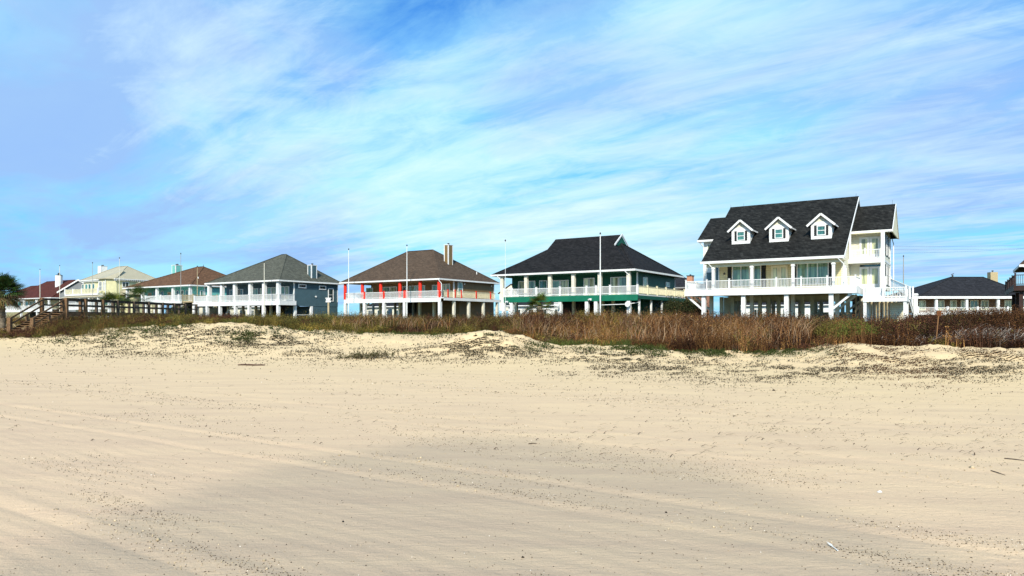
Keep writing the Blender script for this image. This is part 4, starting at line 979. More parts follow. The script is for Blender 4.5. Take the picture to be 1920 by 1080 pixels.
# ---------------- distant house between the green and white houses, and one beyond the tan one
def far_houses():
    h = House('distant_brick_chimney_house', 1300, 128, 'distant grey roofed house with orange brick chimney, between green and white houses'); r = h.r
    L_ = 12; W_ = 12; EV = 6.3
    MB().box(-L_ + .5, -.5, .5, W_ - .5, -.3, EV - .1).build('wall', BRICK, r)
    hip_roof(r, -L_, 0, 0, W_, EV, -7, -5, 6, 9.0, SLATE_SHINGLE); ring(r, 'gutter', -L_, 0, 0, W_, EV - .2, EV + .02, GREYMETAL)
    v = -.8; u = h.U(1294.5, v); c = chimney(r, u - .5, u + .5, v - .5, v + .5, 0, h.Z(518, u, v), BRICK, None, 1)
    MB().box(u - .58, u + .58, v - .58, v + .58, h.Z(518, u, v), h.Z(518, u, v) + .15).build('chimney_cap', METAL, c)
    window(r, 'f', .5, -4, -2.5, 3.6, 5.2, 2, 1, WHITE, PANE_DARK)
    h2 = House('distant_tan_gabled_house', 972, 175, 'distant cream gabled house seen past the left end of the green porch', th=radians(10)); r = h2.r
    uc = h2.U(958, 0); ze = 7.0; zp = 9.4; hw = 3.4
    MB().box(uc - hw + .4, uc + hw - .4, .3, 9, 2.6, ze).build('wall', CREAM_SIDING, r)
    MB().prism([(uc - hw + .4, ze + .002), (uc + hw - .4, ze + .002), (uc, zp - .3)], 1, .31, 8.9).build('gable_wall', CREAM_SIDING, r)
    m = MB()
    for sg in (-1, 1):
        vs = [(uc + sg * hw, 0, ze), (uc, 0, zp), (uc, 9.4, zp), (uc + sg * hw, 9.4, ze)]; lo = [(x, y, z - .15) for x, y, z in vs]
        m.add(vs + lo, [(0, 1, 2, 3), (7, 6, 5, 4), (0, 4, 5, 1), (1, 5, 6, 2), (2, 6, 7, 3), (3, 7, 4, 0)])
    m.build('roof', RUST_SHINGLE, r)
    window(r, 'f', .3, uc - 1.6, uc - .4, 3.4, 5, 1, 1, WHITE, PANE_DARK); window(r, 'f', .3, uc + .4, uc + 1.6, 3.4, 5, 1, 1, WHITE, PANE_DARK)
    # long low houses of the next street, glimpsed under the raised floors
    for i, (px, D, L2, body, lab) in enumerate(((1560, 150, 22, WHITE_SIDING, 'low white house of the next street seen under the white stilt house'),
                                           (1120, 150, 24, WHITE_SIDING, 'low white house of the next street seen under the green stilt house'),
                                           (800, 165, 22, CREAM_SIDING, 'low cream house of the next street seen under the tan stilt house'),
                                           (500, 170, 22, CREAM_SIDING, 'low cream house of the next street seen under the blue stilt house'))):
        hh, rf = plain_house('next_street_house', px, D, L2, 10, 3.6, 5.4, (-L2 + 5, -5), (body, SLATE_SHINGLE), lab, FL=0)
        for j in range(6):
            u = -2.5 - j * (L2 - 3) / 6
            window(hh.r, 'f', .6, u - 1.4, u, 1.0, 2.7, 2, 1, WHITE, PANE_DARK)
far_houses()

# ------------------------------------------------------------------ flagpoles
def at(px, D): return ((px - 960) / F * D, D)
def flagpole(px, D, yt, yb, rad, mat, label, finial=True):
    x, y = at(px, D); z0 = EYE + (HY - yb) * D / F; z1 = EYE + (HY - yt) * D / F
    r = root('flagpole', (x, y, z0), 0, label, 'flagpole', 'flagpoles along the beach houses')
    MB().tube([(0, 0, 0), (0, 0, (z1 - z0) * .5), (0, 0, z1 - z0)], [rad, rad * .85, rad * .6], 8).build('pole', mat, r)
    if finial: MB().tube([(0, 0, z1 - z0), (0, 0, z1 - z0 + .1), (0, 0, z1 - z0 + .2), (0, 0, z1 - z0 + .28)], [.03, .09, .09, .02], 8).build('finial', METAL, r)
FP = [(653.8, 106.5, 469, 598, .075, WHITE, 'white flagpole at the left deck corner of the tan house with red columns'),
      (763, 100.5, 462, 598, .075, WHITE, 'white flagpole by the middle of the deck with red posts'),
      (1125.5, 79.8, 440, 598, .085, WHITE, 'thick white flagpole rising in front of the green house and its black roof'),
      (947.5, 88.5, 453, 598, .032, WHITE, 'slender white flagpole at the left deck corner of the green house'),
      (495.5, 102, 493, 598, .07, OFFWHITE, 'short cream flagpole on the porch front of the blue house'),
      (339, 118, 477, 598, .06, GREYMETAL, 'tall thin flagpole in front of the aqua house, left of its shorter neighbour'),
      (370, 116, 501, 598, .07, TANWOOD, 'short tan flagpole between the aqua house and the blue house'),
      (224, 135, 485, 598, .06, OFFWHITE, 'thin flagpole in front of the bay window of the yellow house'),
      (173.5, 138, 494, 598, .06, GREYMETAL, 'thin grey flagpole in front of the yellow house balcony'),
      (112, 165, 499, 598, .09, OFFWHITE, 'flagpole in front of the white octagonal chimney on the red roof'),
      (75, 165, 506, 598, .09, OFFWHITE, 'leftmost flagpole, in front of the dark red roof'),
      (1694, 100, 482, 598, .09, GREYMETAL, 'lone grey flagpole right of the white house stairs')]
for a in FP: flagpole(*a)

# ------------------------------------------------------------------ sign post by the blue house
sx, sy = at(616, 88)
sg = root('post_with_boards', (sx, sy, 1.3), 0, 'pale timber post topped with stacked white boards before the blue wall', 'post')
MB().box(-.1, .1, -.1, .1, -.3, 2.55).build('post', TANWOOD, sg)
MB().box(-.32, .32, -.14, -.102, 2.55, 2.75).box(-.28, .28, -.14, -.102, 2.8, 2.98).box(-.36, .36, -.16, .16, 3.02, 3.12).build('board', WHITE, sg)

# ------------------------------------------------------------------ boardwalk
def boardwalk():
    r = root('timber_boardwalk', (-38.3, 58, 0), 0, 'brown timber boardwalk with railings and stairs down to the beach', 'boardwalk')
    w = .85; DZ = EYE + .72; H = 1.08; LN = 24
    dk = MB()
    n = int(LN / .15)
    for i in range(n): dk.box(-w, w, i * .15, i * .15 + .135, DZ - .04, DZ)
    dk.build('deck_boards', OLDWOOD, r)
    for sx_ in (-w - .05, w + .05):
        MB().box(sx_ - .025, sx_ + .025, 0, LN, DZ - .36, DZ - .045).build('side_beam', WOOD if sx_ > 0 else OLDWOOD, r)
        ps = [0, 2.6, 5.2, 7.6, 10.4, 13.2, 16, 18.6, 21.2, 23.9]
        for i, p in enumerate(ps):
            q = .15
            post(r, 'railing_post', sx_ + (.12 if sx_ > 0 else -.12), p, .2, DZ + H + .06, .24 if i < 3 else .2, WOOD if i < 3 else OLDWOOD)
        rl = MB().box(sx_ - .02, sx_ + .02, 0, LN, DZ + H - .12, DZ + H).box(sx_ - .02, sx_ + .02, 0, LN, DZ + H * .5 - .06, DZ + H * .5 + .06)
        rl.box(sx_ - .09, sx_ + .09, 0, LN, DZ + H + .003, DZ + H + .04)
        rl.build('railing', OLDWOOD, r)
    # stairs toward the beach
    run = 3.9; zb = .85; ns = 9
    st = MB()
    for i in range(ns):
        y1 = -i * run / ns; z = DZ - (i + 1) * (DZ - zb) / ns
        st.box(-w, w, y1 - run / ns - .02, y1, z - .05, z)
    st.build('stair_treads', WOOD, r)
    for sx_ in (-w - .05, w + .05):
        MB().beam((sx_, 0, DZ - .2), (sx_, -run, zb - .2), .05, .3).build('stringer', WOOD, r)
        s_ = MB().beam((sx_, .02, DZ + H - .06), (sx_, -run, zb + H * .78), .06, .13).beam((sx_, .02, DZ + H * .5), (sx_, -run, zb + H * .35), .05, .13)
        s_.build('stair_rail', WOOD, r)
        post(r, 'newel_post', sx_, -run, -.1, zb + H * .85, .26, WOOD)
        post(r, 'newel_post', sx_, -run * .5, .2, (DZ + zb) / 2 + H * .5, .16, WOOD)
    MB().box(w + .3, w + .5, 6.0, 6.2, .2, DZ - .1).box(w + .3, w + .5, 11.8, 12, .2, DZ - .1).build('support_post', OLDWOOD, r)
boardwalk()

# ------------------------------------------------------------------ power lines
def wires():
    px0, D0 = 1640, 150
    x0, y0 = at(px0, D0)
    ph = root('utility_pole', (x0, y0, 1.4), 0, 'timber utility pole hidden behind the white house carrying three wires', 'utility pole')
    MB().tube([(0, 0, -.3), (0, 0, 16.5)], [.16, .12], 10).build('pole', OLDWOOD, ph)
    MB().box(-1.1, 1.1, -.06, .06, 15.9, 16.05).build('crossarm', OLDWOOD, ph)
    for i, (ya, yb, lab) in enumerate(((467.0, 458.5, 'uppermost thin power line crossing the sky right of the white house'),
                                       (473.5, 464.5, 'middle thin power line crossing the sky right of the white house'),
                                       (481.0, 460.5, 'lowest sagging power line, rising to the right of the white house'))):
        pts = []
        zA = EYE + (HY - (ya - 10)) * 150 / F; 
        for j in range(25):
            t = j / 24; D = 150 - 20 * t; px = px0 + (2120 - px0) * t
            y = ya - 6 + (yb - ya - 3) * t + 12 * (4 * t * (1 - t)) * .45
            x, yy = at(px, D); pts.append((x, yy, EYE + (HY - y) * D / F))
        o = MB().tube(pts, .015, 5).build('power_line', WIRE)
        tag(o, lab, 'power line', 'power lines at the right')
wires()

# ------------------------------------------------------------------ palms
LEAF = attr_mat('palm_leaf', .6)
def palm(px, D, zb, zc, R, nf, label, trunk_r=.22, fan=True, seed=1, yel=0.0, skirt=False):
    rg = random.Random(seed)
    x, y = at(px, D)
    r = root('palm_tree', (x, y, zb), 0, label, 'palm tree', 'palm trees among the houses')
    H = zc - zb
    t = MB(); n = 14; pts = []; rs = []
    for i in range(n + 1):
        f = i / n; pts.append((.05 * sin(f * 5), .05 * cos(f * 3), -.3 + (H + .3) * f)); rs.append(trunk_r * (1.15 - .2 * f) * (1 + .12 * (i % 2)))
    t.tube(pts, rs, 10)
    for i in range(60):     # old leaf boots
        f = rg.random(); a = rg.uniform(0, 2 * pi); z = H * (.15 + .85 * f); c = Vector((cos(a), sin(a), 0))
        t.beam(c * trunk_r * .8 + Vector((0, 0, z)), c * trunk_r * 1.5 + Vector((0, 0, z + .18)), .09, .03)
    t.build('trunk', plain('palm_trunk', (.20, .16, .11), .9, .4, 9), r)
    V = []; Q = []; C = []
    for k in range(nf):
        a = rg.uniform(0, 2 * pi); el = rg.uniform(-.75, 1.35) if skirt else rg.uniform(-.25, 1.3)
        Ls = R * rg.uniform(.45, .62); d = Vector((cos(a) * cos(el), sin(a) * cos(el), sin(el)))
        base = Vector((0, 0, H)) + d * .1; tip = base + d * Ls + Vector((0, 0, -.12 * R))
        side = d.cross(Vector((0, 0, 1))).normalized(); upv = side.cross(d).normalized()
        dry = el < -.1 and rg.random() < .6
        g = rg.uniform(.6, 1.35)
        col = (.16 * g, .12 * g, .05 * g) if dry else ((.045 + .07 * yel) * g, (.075 + .05 * yel) * g, .018 * g)
        def quad(p, q, wv, c):
            o = len(V); V.extend([p - wv, p + wv, q + wv * .25, q - wv * .25]); Q.append((o, o + 1, o + 2, o + 3)); C.extend([c] * 4)
        quad(base, tip, side * .018, (.12, .13, .04))
        nl = 24
        for j in range(nl):
            f = j / (nl - 1); ang = (f - .5) * 2 * 2.3
            ld = (d * cos(ang) + side * sin(ang)).normalized()
            st = tip + ld * .02; ll = R * .55 * (1 - .25 * abs(ang) / 2.3) * rg.uniform(.85, 1.1)
            wv = ld.cross(upv).normalized() * .022
            m1 = st + ld * ll * .55 + upv * .04; m2 = st + ld * ll + Vector((0, 0, -.22 * ll * rg.uniform(.5, 1.6)))
            o = len(V); c = tuple(cc * rg.uniform(.75, 1.3) for cc in col)
            V.extend([st - wv, st + wv, m1 + wv, m1 - wv, m2]); Q.append((o, o + 1, o + 2, o + 3)); Q.append((o + 3, o + 2, o + 4, o + 4)); C.extend([c] * 5)
    V = np.array([tuple(v) for v in V]); q4 = np.array([q for q in Q if q[2] != q[3]]); t3 = np.array([q[:3] for q in Q if q[2] == q[3]])
    npmesh('crown', V, [q4, t3], LEAF, np.array(C), parent=r)
palm(3, 56, 1.25, 3.95, 1.75, 120, 'tall stout palm at the left edge beside the boardwalk stairs', .2, seed=3, skirt=True)
palm(212, 100, 1.4, 4.1, 2.3, 26, 'leftmost small palm behind the boardwalk railing, before the yellow house', .2, seed=5, yel=.5)
palm(231, 104, 1.4, 3.7, 2.2, 22, 'middle small palm of the three behind the boardwalk railing', .2, seed=6, yel=.6)
palm(258, 98, 1.4, 4.6, 2.6, 26, 'rightmost small palm behind the boardwalk, left of the aqua house porch', .2, seed=8)
palm(1012, 75, 1.4, 3.1, 1.9, 34, 'bushy palm in front of the pilings of the green house', .28, seed=9, yel=.5, skirt=True)

# ------------------------------------------------------------------ brush and grass
BR = attr_mat('brush_tint', .9)
def ribbons(P0, P1, P2, w, col, colt=None):
    """three point tapered ribbons facing a random way"""
    n = len(P0); a = rng.uniform(0, 2 * np.pi, n); sd = np.stack([np.cos(a), 0.35 * np.sin(a), np.zeros(n)], 1) * w[:, None]
    V = np.stack([P0 - sd, P0 + sd, P1 - sd * .7, P1 + sd * .7, P2], 1).reshape(-1, 3)
    b = np.arange(n)[:, None] * 5
    q = b + np.array([[0, 1, 3, 2]]); t = b + np.array([[2, 3, 4]])
    c = np.repeat(col[:, None, :], 5, 1)
    if colt is not None: c[:, 4] = colt; c[:, 2:4] = (col[:, None] + colt[:, None]) / 2
    return V, q, t, c.reshape(-1, 3)
def leaves(P, size, col):
    n = len(P); a = rng.normal(size=(n, 3)); a /= np.linalg.norm(a, axis=1)[:, None]
    b = np.cross(a, rng.normal(size=(n, 3))); b /= np.linalg.norm(b, axis=1)[:, None] + 1e-6
    s = size[:, None]
    V = np.stack([P - a * s, P + b * s * .55, P + a * s, P - b * s * .55], 1).reshape(-1, 3)
    q = np.arange(n)[:, None] * 4 + np.array([[0, 1, 2, 3]])
    return V, q, np.repeat(col[:, None, :], 4, 1).reshape(-1, 3)
class Acc:
    def __init__(s): s.V = []; s.Q = []; s.T = []; s.C = []; s.n = 0
    def rib(s, *a):
        V, q, t, c = ribbons(*a); s.V.append(V); s.Q.append(q + s.n); s.T.append(t + s.n); s.C.append(c); s.n += len(V)
    def leaf(s, *a):
        V, q, c = leaves(*a); s.V.append(V); s.Q.append(q + s.n); s.C.append(c); s.n += len(V)
    def build(s, name, parent=None, mat=None):
        fs = [np.vstack(s.Q)] + ([np.vstack(s.T)] if s.T else [])
        return npmesh(name, np.vstack(s.V), fs, mat or BR, np.vstack(s.C), parent)

PAL = {  # stem colour, leaf colour
    'red': ((.072, .037, .022), (.042, .018, .010)), 'ochre': ((.22, .120, .045), (.140, .070, .022)), 'olive': ((.115, .085, .028), (.078, .062, .015)),
    'yellow': ((.20, .14, .036), (.135, .098, .020)), 'green': ((.09, .08, .025), (.062, .062, .016)), 'grey': ((.17, .14, .11), (.06, .035, .02)),
    'rust': ((.130, .066, .028), (.080, .036, .014))}
ZX = [-200, 0, 120, 250, 345, 380, 470, 500, 640, 700, 880, 950, 1060, 1100, 1190, 1240, 1500, 1560, 1640, 1680, 2100]
ZN = [  # mix of (red, ochre, olive, yellow, green, grey, rust) at each station
    (.3, .1, .5, 0, .1, 0, 0), (.3, .1, .5, 0, .1, 0, 0), (.35, .1, .45, 0, .1, 0, 0), (.15, .05, .6, .05, .15, 0, 0), (.2, .05, .55, .05, .15, 0, 0),
    (.9, 0, .1, 0, 0, 0, 0), (.75, 0, .2, 0, .05, 0, 0), (.1, 0, .55, .1, .25, 0, 0), (.2, .05, .5, .1, .15, 0, 0), (.3, .1, .4, .05, .05, .05, .05), (.3, .1, .35, .05, .05, .05, .1),
    (.5, .05, .15, 0, .05, .05, .2), (.35, .15, .1, .05, .02, .08, .25), (.1, .3, .15, .25, .02, .05, .13), (.1, .3, .1, .2, .02, .05, .23), (.25, .35, .02, .03, 0, .05, .3),
    (.3, .22, .05, .03, 0, .05, .35), (.35, .1, .15, .05, .05, .05, .25), (.5, .08, .1, 0, .02, .05, .25), (.6, .05, .05, 0, 0, .05, .25), (.6, .05, .02, 0, 0, .08, .25)]
ZN = np.array(ZN); KEYS = ['red', 'ochre', 'olive', 'yellow', 'green', 'grey', 'rust']
STEM = np.array([PAL[k][0] for k in KEYS]); LEAFC = np.array([PAL[k][1] for k in KEYS])
def zone(px, X, Y):
    w = np.stack([np.interp(px, ZX, ZN[:, i]) for i in range(7)], 1)
    for i in range(7): w[:, i] *= np.clip(1 + 3.2 * fbm(X * .5 + 31 * i, Y * .5, 50 + i, 2), .02, 4) ** 2.5
    w /= w.sum(1)[:, None] + 1e-9; c = np.cumsum(w, 1); r = rng.random(len(px))[:, None]
    return np.minimum((r > c).sum(1), 6)

def brush():
    acc_b, acc_g = Acc(), Acc()
    n = 9000
    px = rng.uniform(-160, 2100, n); k = (px - 960) / F
    s = np.where(rng.random(n) < .72, rng.uniform(-.3, 6.5, n), rng.uniform(6, 17, n))
    s = s + .6 * fbm(px * .012, px * 0, 4)
    ext = 1 - sstep(120, 250, px); s = np.where(rng.random(n) < .45 * ext, rng.uniform(-4.6, 0, n), s)
    Y = (35.2 + 1.141 * s) / (1 + .55 * k); X = k * Y
    # gap in the brush where the mound and the path run
    g = terrain(X, Y, False)
    zt = np.where(s < 4.5, zfoot(k) + .42 + (ztop(k) - zfoot(k) - .42) * sstep(-.2, 4.0, s), ztop(k))
    zt = np.where(s < -.3, g + (.35 + .75 * sstep(35, 105, px)) * sstep(-5.4, -2.8, s) + .12, zt)
    hgt = np.maximum(.22, (zt - g)) * rng.uniform(.55, 1.15, n) * (1 + .55 * fbm(X * .6, Y * .6, 71, 2))
    hgt = np.clip(hgt, .18, 1.7)
    keep = (s > 6) | (rng.random(n) < 1.0)
    z = zone(px, X, Y)
    pv = np.exp(rng.normal(0, .30, n) + 1.1 * fbm(X * .9, Y * .9, 120, 2))     # some plants are drier and paler than others
    S = 15
    X, Y, g, hgt, z, s, pv = [np.repeat(a[keep], S) for a in (X, Y, g, hgt, z, s, pv)]
    m = len(X)
    bx = X + rng.normal(0, .17, m); by = Y + rng.normal(0, .17, m); gz = terrain(bx, by, False)
    h = hgt * rng.uniform(.45, 1.05, m)
    az = rng.uniform(0, 2 * np.pi, m); lean = np.abs(rng.normal(0, .55, m)) * h
    P0 = np.stack([bx, by, gz - .03], 1)
    P2 = P0 + np.stack([np.cos(az) * lean, np.sin(az) * lean, h], 1)
    P1 = P0 * .5 + P2 * .5 + np.stack([-np.cos(az) * lean * .22, -np.sin(az) * lean * .22, h * .08], 1)
    var = (rng.uniform(.45, 1.6, m) * pv)[:, None]
    col = STEM[z] * var; w = rng.uniform(.0035, .008, m)
    grassy = np.isin(z, (1, 3))
    acc_b.rib(P0, P1, P2, np.where(grassy, w * 1.15, w), col, LEAFC[z] * var)
    # leaflets
    nl = 14
    idx = np.repeat(np.arange(m), nl); t = rng.uniform(.25, 1.02, len(idx))[:, None]
    keepl = rng.random(len(idx)) < np.where(grassy[idx], .45, 1.0)
    idx = idx[keepl]; t = t[keepl]
    P = (1 - t) ** 2 * P0[idx] + 2 * t * (1 - t) * P1[idx] + t * t * P2[idx] + rng.normal(0, .035, (len(idx), 3))
    acc_b.leaf(P, rng.uniform(.014, .036, len(idx)), LEAFC[z[idx]] * rng.uniform(.35, 1.9, (len(idx), 1)) * pv[idx][:, None])
    o = acc_b.build('dune_brush'); tag(o, 'dense dry reddish brown and olive brush along the whole dune crest', 'brush', kind='stuff')
    # tall bare stems leaning up out of the brush
    a2 = Acc(); n = 2600
    px = np.concatenate([rng.uniform(1180, 1520, 1500), rng.uniform(960, 1200, 600), rng.uniform(620, 900, 500)]); k = (px - 960) / F
    s = rng.uniform(.2, 4.2, n); Y = (35.2 + 1.141 * s) / (1 + .55 * k); X = k * Y
    gz = terrain(X, Y, False); h = np.minimum(ztop(k) + .12 - gz, 1.25) * rng.uniform(.5, 1.0, n); ln = rng.normal(.15, .42, n) * h
    P0 = np.stack([X, Y, gz], 1); P2 = P0 + np.stack([ln, rng.normal(0, .15, n), h], 1); P1 = (P0 + P2) / 2 + np.stack([-ln * .25, 0 * ln, h * .06], 1)
    c = np.array([(.40, .28, .17), (.30, .14, .05), (.20, .11, .06)])[rng.integers(0, 3, n)] * rng.uniform(.6, 1.25, (n, 1))
    a2.rib(P0, P1, P2, rng.uniform(.005, .010, n), c); o = a2.build('dry_grass_stems'); tag(o, 'tall bare ochre and grey stems standing up in the brush', 'dry grass', kind='stuff')
brush()

# grey tangled branches lying against the brush at the right
def tangle():
    a = Acc(); n = 1500
    px = rng.normal(1865, 75, n); px = np.where(rng.random(n) < .3, rng.uniform(1640, 1800, n), px); k = (px - 960) / F
    s = rng.uniform(-.1, 1.9, n); Y = (35.2 + 1.141 * s) / (1 + .55 * k); X = k * Y; gz = terrain(X, Y, False) + rng.uniform(0, .42, n) * np.where(px > 1790, 1, .4)
    L_ = rng.uniform(.25, .8, n); az = rng.normal(.5, .7, n)
    P0 = np.stack([X, Y, gz], 1); P2 = P0 + np.stack([np.cos(az) * L_, rng.normal(0, .15, n), np.abs(np.sin(az)) * L_ * .35], 1)
    P1 = (P0 + P2) / 2 + np.stack([0 * X, 0 * X, L_ * rng.uniform(.05, .28, n)], 1)
    g = rng.uniform(.10, .36, n); c = np.stack([g, g * .84, g * .70], 1)
    a.rib(P0, P1, P2, rng.uniform(.007, .016, n), c)
    o = a.build('tangled_branches'); tag(o, 'grey bleached tangled branches at the foot of the right brush', 'branches', kind='stuff')
tangle()

def bush(px, s, R, Hh, label, n=1500, colS=(.10, .09, .03), colL=(.10, .115, .022), name='bush', leafsz=(.018, .034)):
    k = (px - 960) / F; Y = (35.2 + 1.141 * s) / (1 + .55 * k); X = k * Y; g = float(terrain(np.array([X]), np.array([Y]), False)[0])
    r = root(name, (X, Y, g), 0, label, 'bush'); a = Acc()
    az = rng.uniform(0, 2 * np.pi, n); rr = np.sqrt(rng.random(n)) * R; 
    P0 = np.stack([np.cos(az) * rr * .35, np.sin(az) * rr * .25, np.zeros(n)], 1)
    P2 = np.stack([np.cos(az) * rr, np.sin(az) * rr * .7, Hh * np.sqrt(np.clip(1 - (rr / R) ** 2 * .85, .05, 1)) * rng.uniform(.35, 1.08, n)], 1)
    P1 = (P0 + P2) / 2 + np.array([0, 0, .06])
    a.rib(P0, P1, P2, np.full(n, .005), np.array(colS) * rng.uniform(.6, 1.4, (n, 1)))
    a.build('stems', r)
    b = Acc(); idx = np.repeat(np.arange(n), 9); t = rng.uniform(.4, 1.05, len(idx))[:, None]
    P = (1 - t) ** 2 * P0[idx] + 2 * t * (1 - t) * P1[idx] + t * t * P2[idx] + rng.normal(0, .03, (len(idx), 3))
    b.leaf(P, rng.uniform(*leafsz, len(idx)), np.array(colL) * rng.uniform(.5, 1.6, (len(idx), 1))); b.build('foliage', r)
bush(1600, 1.3, 1.05, .95, 'yellow green bush in the red brush below the white stair landing')
bush(1560, 2.0, .8, .8, 'smaller yellow green bush left of the larger one below the white house', 900, colL=(.12, .10, .022))

# sparse twiggy shrub on open sand left of the mound
def twig_shrub():
    px = 690; D = 27.5; x = (px - 960) / F * D; g = float(terrain(np.array([x]), np.array([D]), False)[0])
    r = root('sparse_shrub', (x, D, g), 0, 'low sparse dark twiggy shrub on bare sand left of the mound', 'shrub')
    n = 150; a = Acc(); cx = rng.normal(0, .55, n) * 1.05; cy = rng.normal(0, .25, n)
    gz = terrain(cx + x, cy + D, False) - g
    P0 = np.stack([cx, cy, gz - .02], 1); az = rng.normal(0, 1.0, n); h = rng.uniform(.12, .42, n)
    P2 = P0 + np.stack([np.sin(az) * h * 1.1, rng.normal(0, .1, n), h * np.cos(az * .7)], 1); P1 = (P0 + P2) / 2 + np.array([0, 0, .04])
    a.rib(P0, P1, P2, rng.uniform(.006, .012, n), np.array((.07, .045, .03)) * rng.uniform(.5, 1.6, (n, 1)))
    b = a; idx = np.repeat(np.arange(n), 14); t = rng.uniform(.3, 1, len(idx))[:, None]
    P = P0[idx] * (1 - t) + P2[idx] * t + rng.normal(0, .03, (len(idx), 3))
    b.leaf(P, rng.uniform(.015, .035, len(idx)), np.array((.075, .07, .03)) * rng.uniform(.4, 1.6, (len(idx), 1))); b.build('foliage', r)
twig_shrub()

# ------------------------------------------------------------------ creeping plants, debris and clods on the sand
def raycast(px, y):
    """where sight lines of the sand meet the ground"""
    k = (px - 960) / F; m = (y - HY) / F
    D = np.full(len(px), 3.0); done = np.zeros(len(px), bool); out = np.full(len(px), np.nan)
    r = 3.4
    while r < 62:
        z = terrain(k * r, np.full(len(px), r), False); hit = (~done) & (EYE - m * r <= z)
        out[hit] = r; done |= hit; r *= 1.006
    X = k * out
    return X, out
def scatter(blobs):
    xs, ys, ks = [], [], []
    for (cx, cy, sx_, sy_, n, kind) in blobs:
        xs.append(rng.normal(cx, sx_, n)); ys.append(rng.normal(cy, sy_, n)); ks.append(np.full(n, kind))
    px = np.concatenate(xs); y = np.concatenate(ys); kd = np.concatenate(ks)
    ok = (y > 604) & (px > -60) & (px < 1990); px, y, kd = px[ok], y[ok], kd[ok]
    X, Y = raycast(px, y); ok = ~np.isnan(X); X, Y, kd, px = X[ok], Y[ok], kd[ok], px[ok]
    # clumping
    f = fbm(X * 1.3, Y * 2.2, 91, 3) + .5 * fbm(X * 4.5, Y * 6.5, 95, 2)
    ok = f > rng.normal(.0, .13, len(X)); return X[ok], Y[ok], kd[ok], px[ok]

